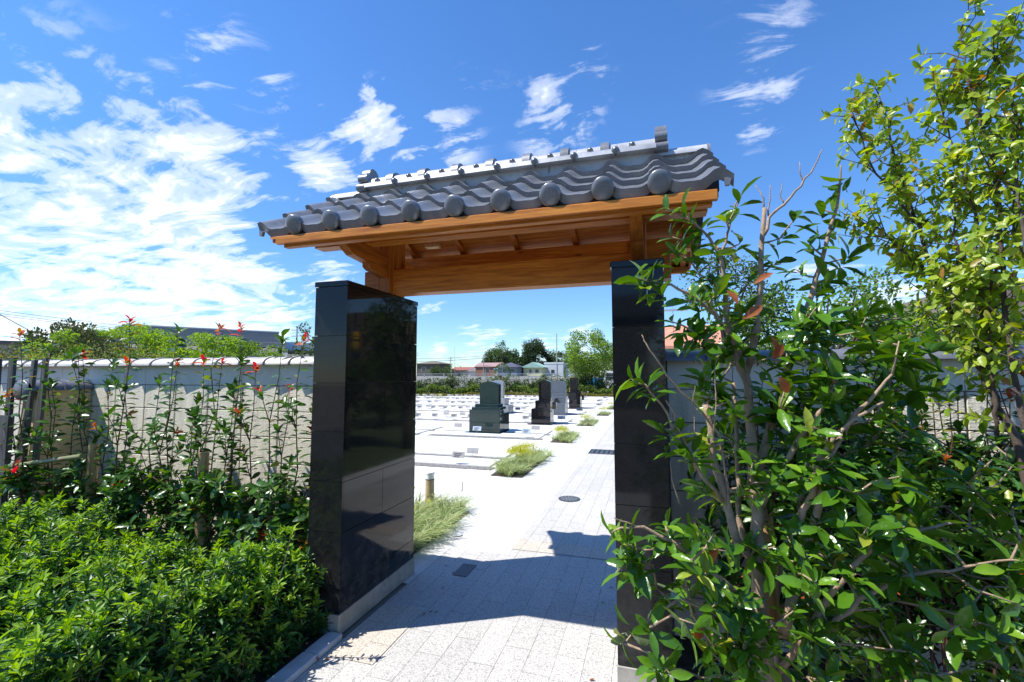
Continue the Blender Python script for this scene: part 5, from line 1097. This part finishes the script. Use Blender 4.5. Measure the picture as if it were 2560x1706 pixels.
# behind the right wall
tree('feathery green tree behind the large-leaved tree, over the right wall', (2.55, 8.3, 0), 3.2, 1.0, (1.3, 1.2, 1.05), 34, .30, 6000, .07, ['l_mid', 'l_light'], limbs=8)
tree('dark fine-leaved tree just right of the right pillar, over the wall', (1.35, 8.8, 0), 3.9, 1.1, (.75, .8, 1.35), 26, .28, 4200, .06, ['l_dark', 'l_mid'], limbs=7)
tree('green tree low over the dark coping at centre right', (4.3, 8.0, 0), 2.6, .8, (1.1, 1, .8), 24, .3, 3800, .07, ['l_mid', 'l_light'], limbs=6)
tree('narrow-leaved tree behind the right wall beside the brown-topped stems', (4.35, 6.2, 0), 2.75, .9, (.55, .6, .8), 14, .22, 1000, .10, ['l_mid', 'l_dark'], limbs=6)
tree('dark evergreen behind the right wall near the brown building', (6.6, 7.4, 0), 2.4, .8, (1.2, 1, .8), 24, .3, 3000, .08, ['l_dark', 'l_mid'], limbs=6)
for k, (x, y, h) in enumerate(((4.4, 12.5, 2.1), (7.0, 19, 3.0), (8.6, 24, 3.2), (8.5, 12, 2.6))):
    tree(['round dark tree right of the path beyond the gate', 'taller dark tree further right of the path', 'dark tree at the far right of the cemetery', 'dark tree furthest right of the path beyond the wall'][k], (x, y, 0), h, .6, (1.7, 1.6, h*.42), 30, .5, 2600, .13, ['l_dark', 'l_mid'], limbs=6)
# poles and wires
M['pole'] = plain('grey_concrete_pole', (.33, .33, .32), .8, .1, 3, .1)
def upole(label, x, y, h, r=.14, arms=2):
    t = thing('utility_pole', label, 'utility pole', (x, y, 0)); MB().tube([(0, 0, 0), (0, 0, h)], [r, r*.7], 8).build('pole', 'pole', t)
    for i in range(arms): MB().box(-.9, .9, -.06, .06, h-.5-.8*i, h-.38-.8*i).build('crossarm', 'metal', t)
    return t
p1 = upole('tall thin utility pole left of the light green tree', -27.5, 140, 14.6, .18, 0)
upole('utility pole at the left of the gate opening', -63.5, 140, 7.7, .18); upole('utility pole beside the broad dark round tree', -51.8, 140, 8.3, .18, 1)
upole('utility pole with crossarms left of the left pillar', *atg(679, 60)[:2], 8.0, .12, 3); upole('utility pole between the trees over the right wall', *atg(2010, 60)[:2], 8.6, .13, 2)
upole('television mast on the dark brown house', -76, 139.9, 9.6, .06, 2); upole('television aerial behind the salmon roof', 1.55, 31, 6.2, .025, 1)
M['cable'] = plain('black_cable', (.03, .03, .035), .6, .1, 3, 0)
def cable(label, a, d, r, sag=.012):
    tag(MB().tube(wob(a, d, 14, 0, sag), r, 5).build('overhead_cable', 'cable', smooth=True), label, 'cable', 'overhead cables')
cable('overhead cable sagging to the dark round tree from the left of the opening', (-100, 141, 8.0), (-51.8, 140, 7.9), .05, .015); cable('lower overhead cable left of the brick house', (-100, 141, 6.9), (-51.8, 140, 7.2), .05, .015)
for i, (a, d) in enumerate((((0, 710), (700, 790)), ((0, 716), (700, 798)), ((0, 722), (700, 800)), ((0, 780), (700, 815)), ((0, 795), (690, 825)), ((0, 806), (690, 829)))):
    cable('thin overhead cable at the upper left, number %s counting down' % ['one', 'two', 'three', 'four', 'five', 'six'][i], at_d(a[0]-250, a[1]-30, 40), at_d(*d, 60), .018, .01)
cable('steep overhead cable dropping right from the left edge', at_d(-60, 690, 22), at_d(140, 800, 26), .018, .0)
for i, y in enumerate((760, 775, 790, 806)): cable('thin overhead cable over the right wall, %s from the top' % ['first', 'second', 'third', 'fourth'][i], at_d(2010, y, 60), at_d(2500, y-60+i*22, 45), .022, .012)
for i, (a, d) in enumerate((((1560, 620), (2010, 770)), ((1900, 640), (2353, 690)))): pass
# ================================================================ surroundings behind the camera, invented around mirrored rooflines for the granite reflections
house('dark brown two-storey house mirrored in the polished pillars', -14, 0, -26, 8, 4.2, 6.2, hmats('mirror', (.14, .10, .08), (.05, .05, .055)), 'gable', [(.2, .35, 1.2, 2.6), (.6, .8, 1.2, 2.6)])
house('grey flat-roofed house mirrored low in the right pillar', 1.5, 12, -22, 8, 3.9, 4.3, hmats('mirrorg', (.30, .29, .27), (.08, .08, .085)), 'flat', [(.15, .3, 1, 2.4), (.5, .62, 1, 2.4)])
for i, (x, y) in enumerate(((-8, -13), (-4.8, -14), (3.5, -13))): tree(['round garden tree behind the photographer at left', 'garden tree behind the photographer at centre', 'garden tree behind the photographer at right'][i], (x, y, 0), 3.4, .8, (1.5, 1.2, 1.3), 24, .45, 1500, .12, ['l_dark', 'l_mid'])
print('OBJECTS', len(bpy.data.objects), 'VERTS', sum(len(m.vertices) for m in bpy.data.meshes))
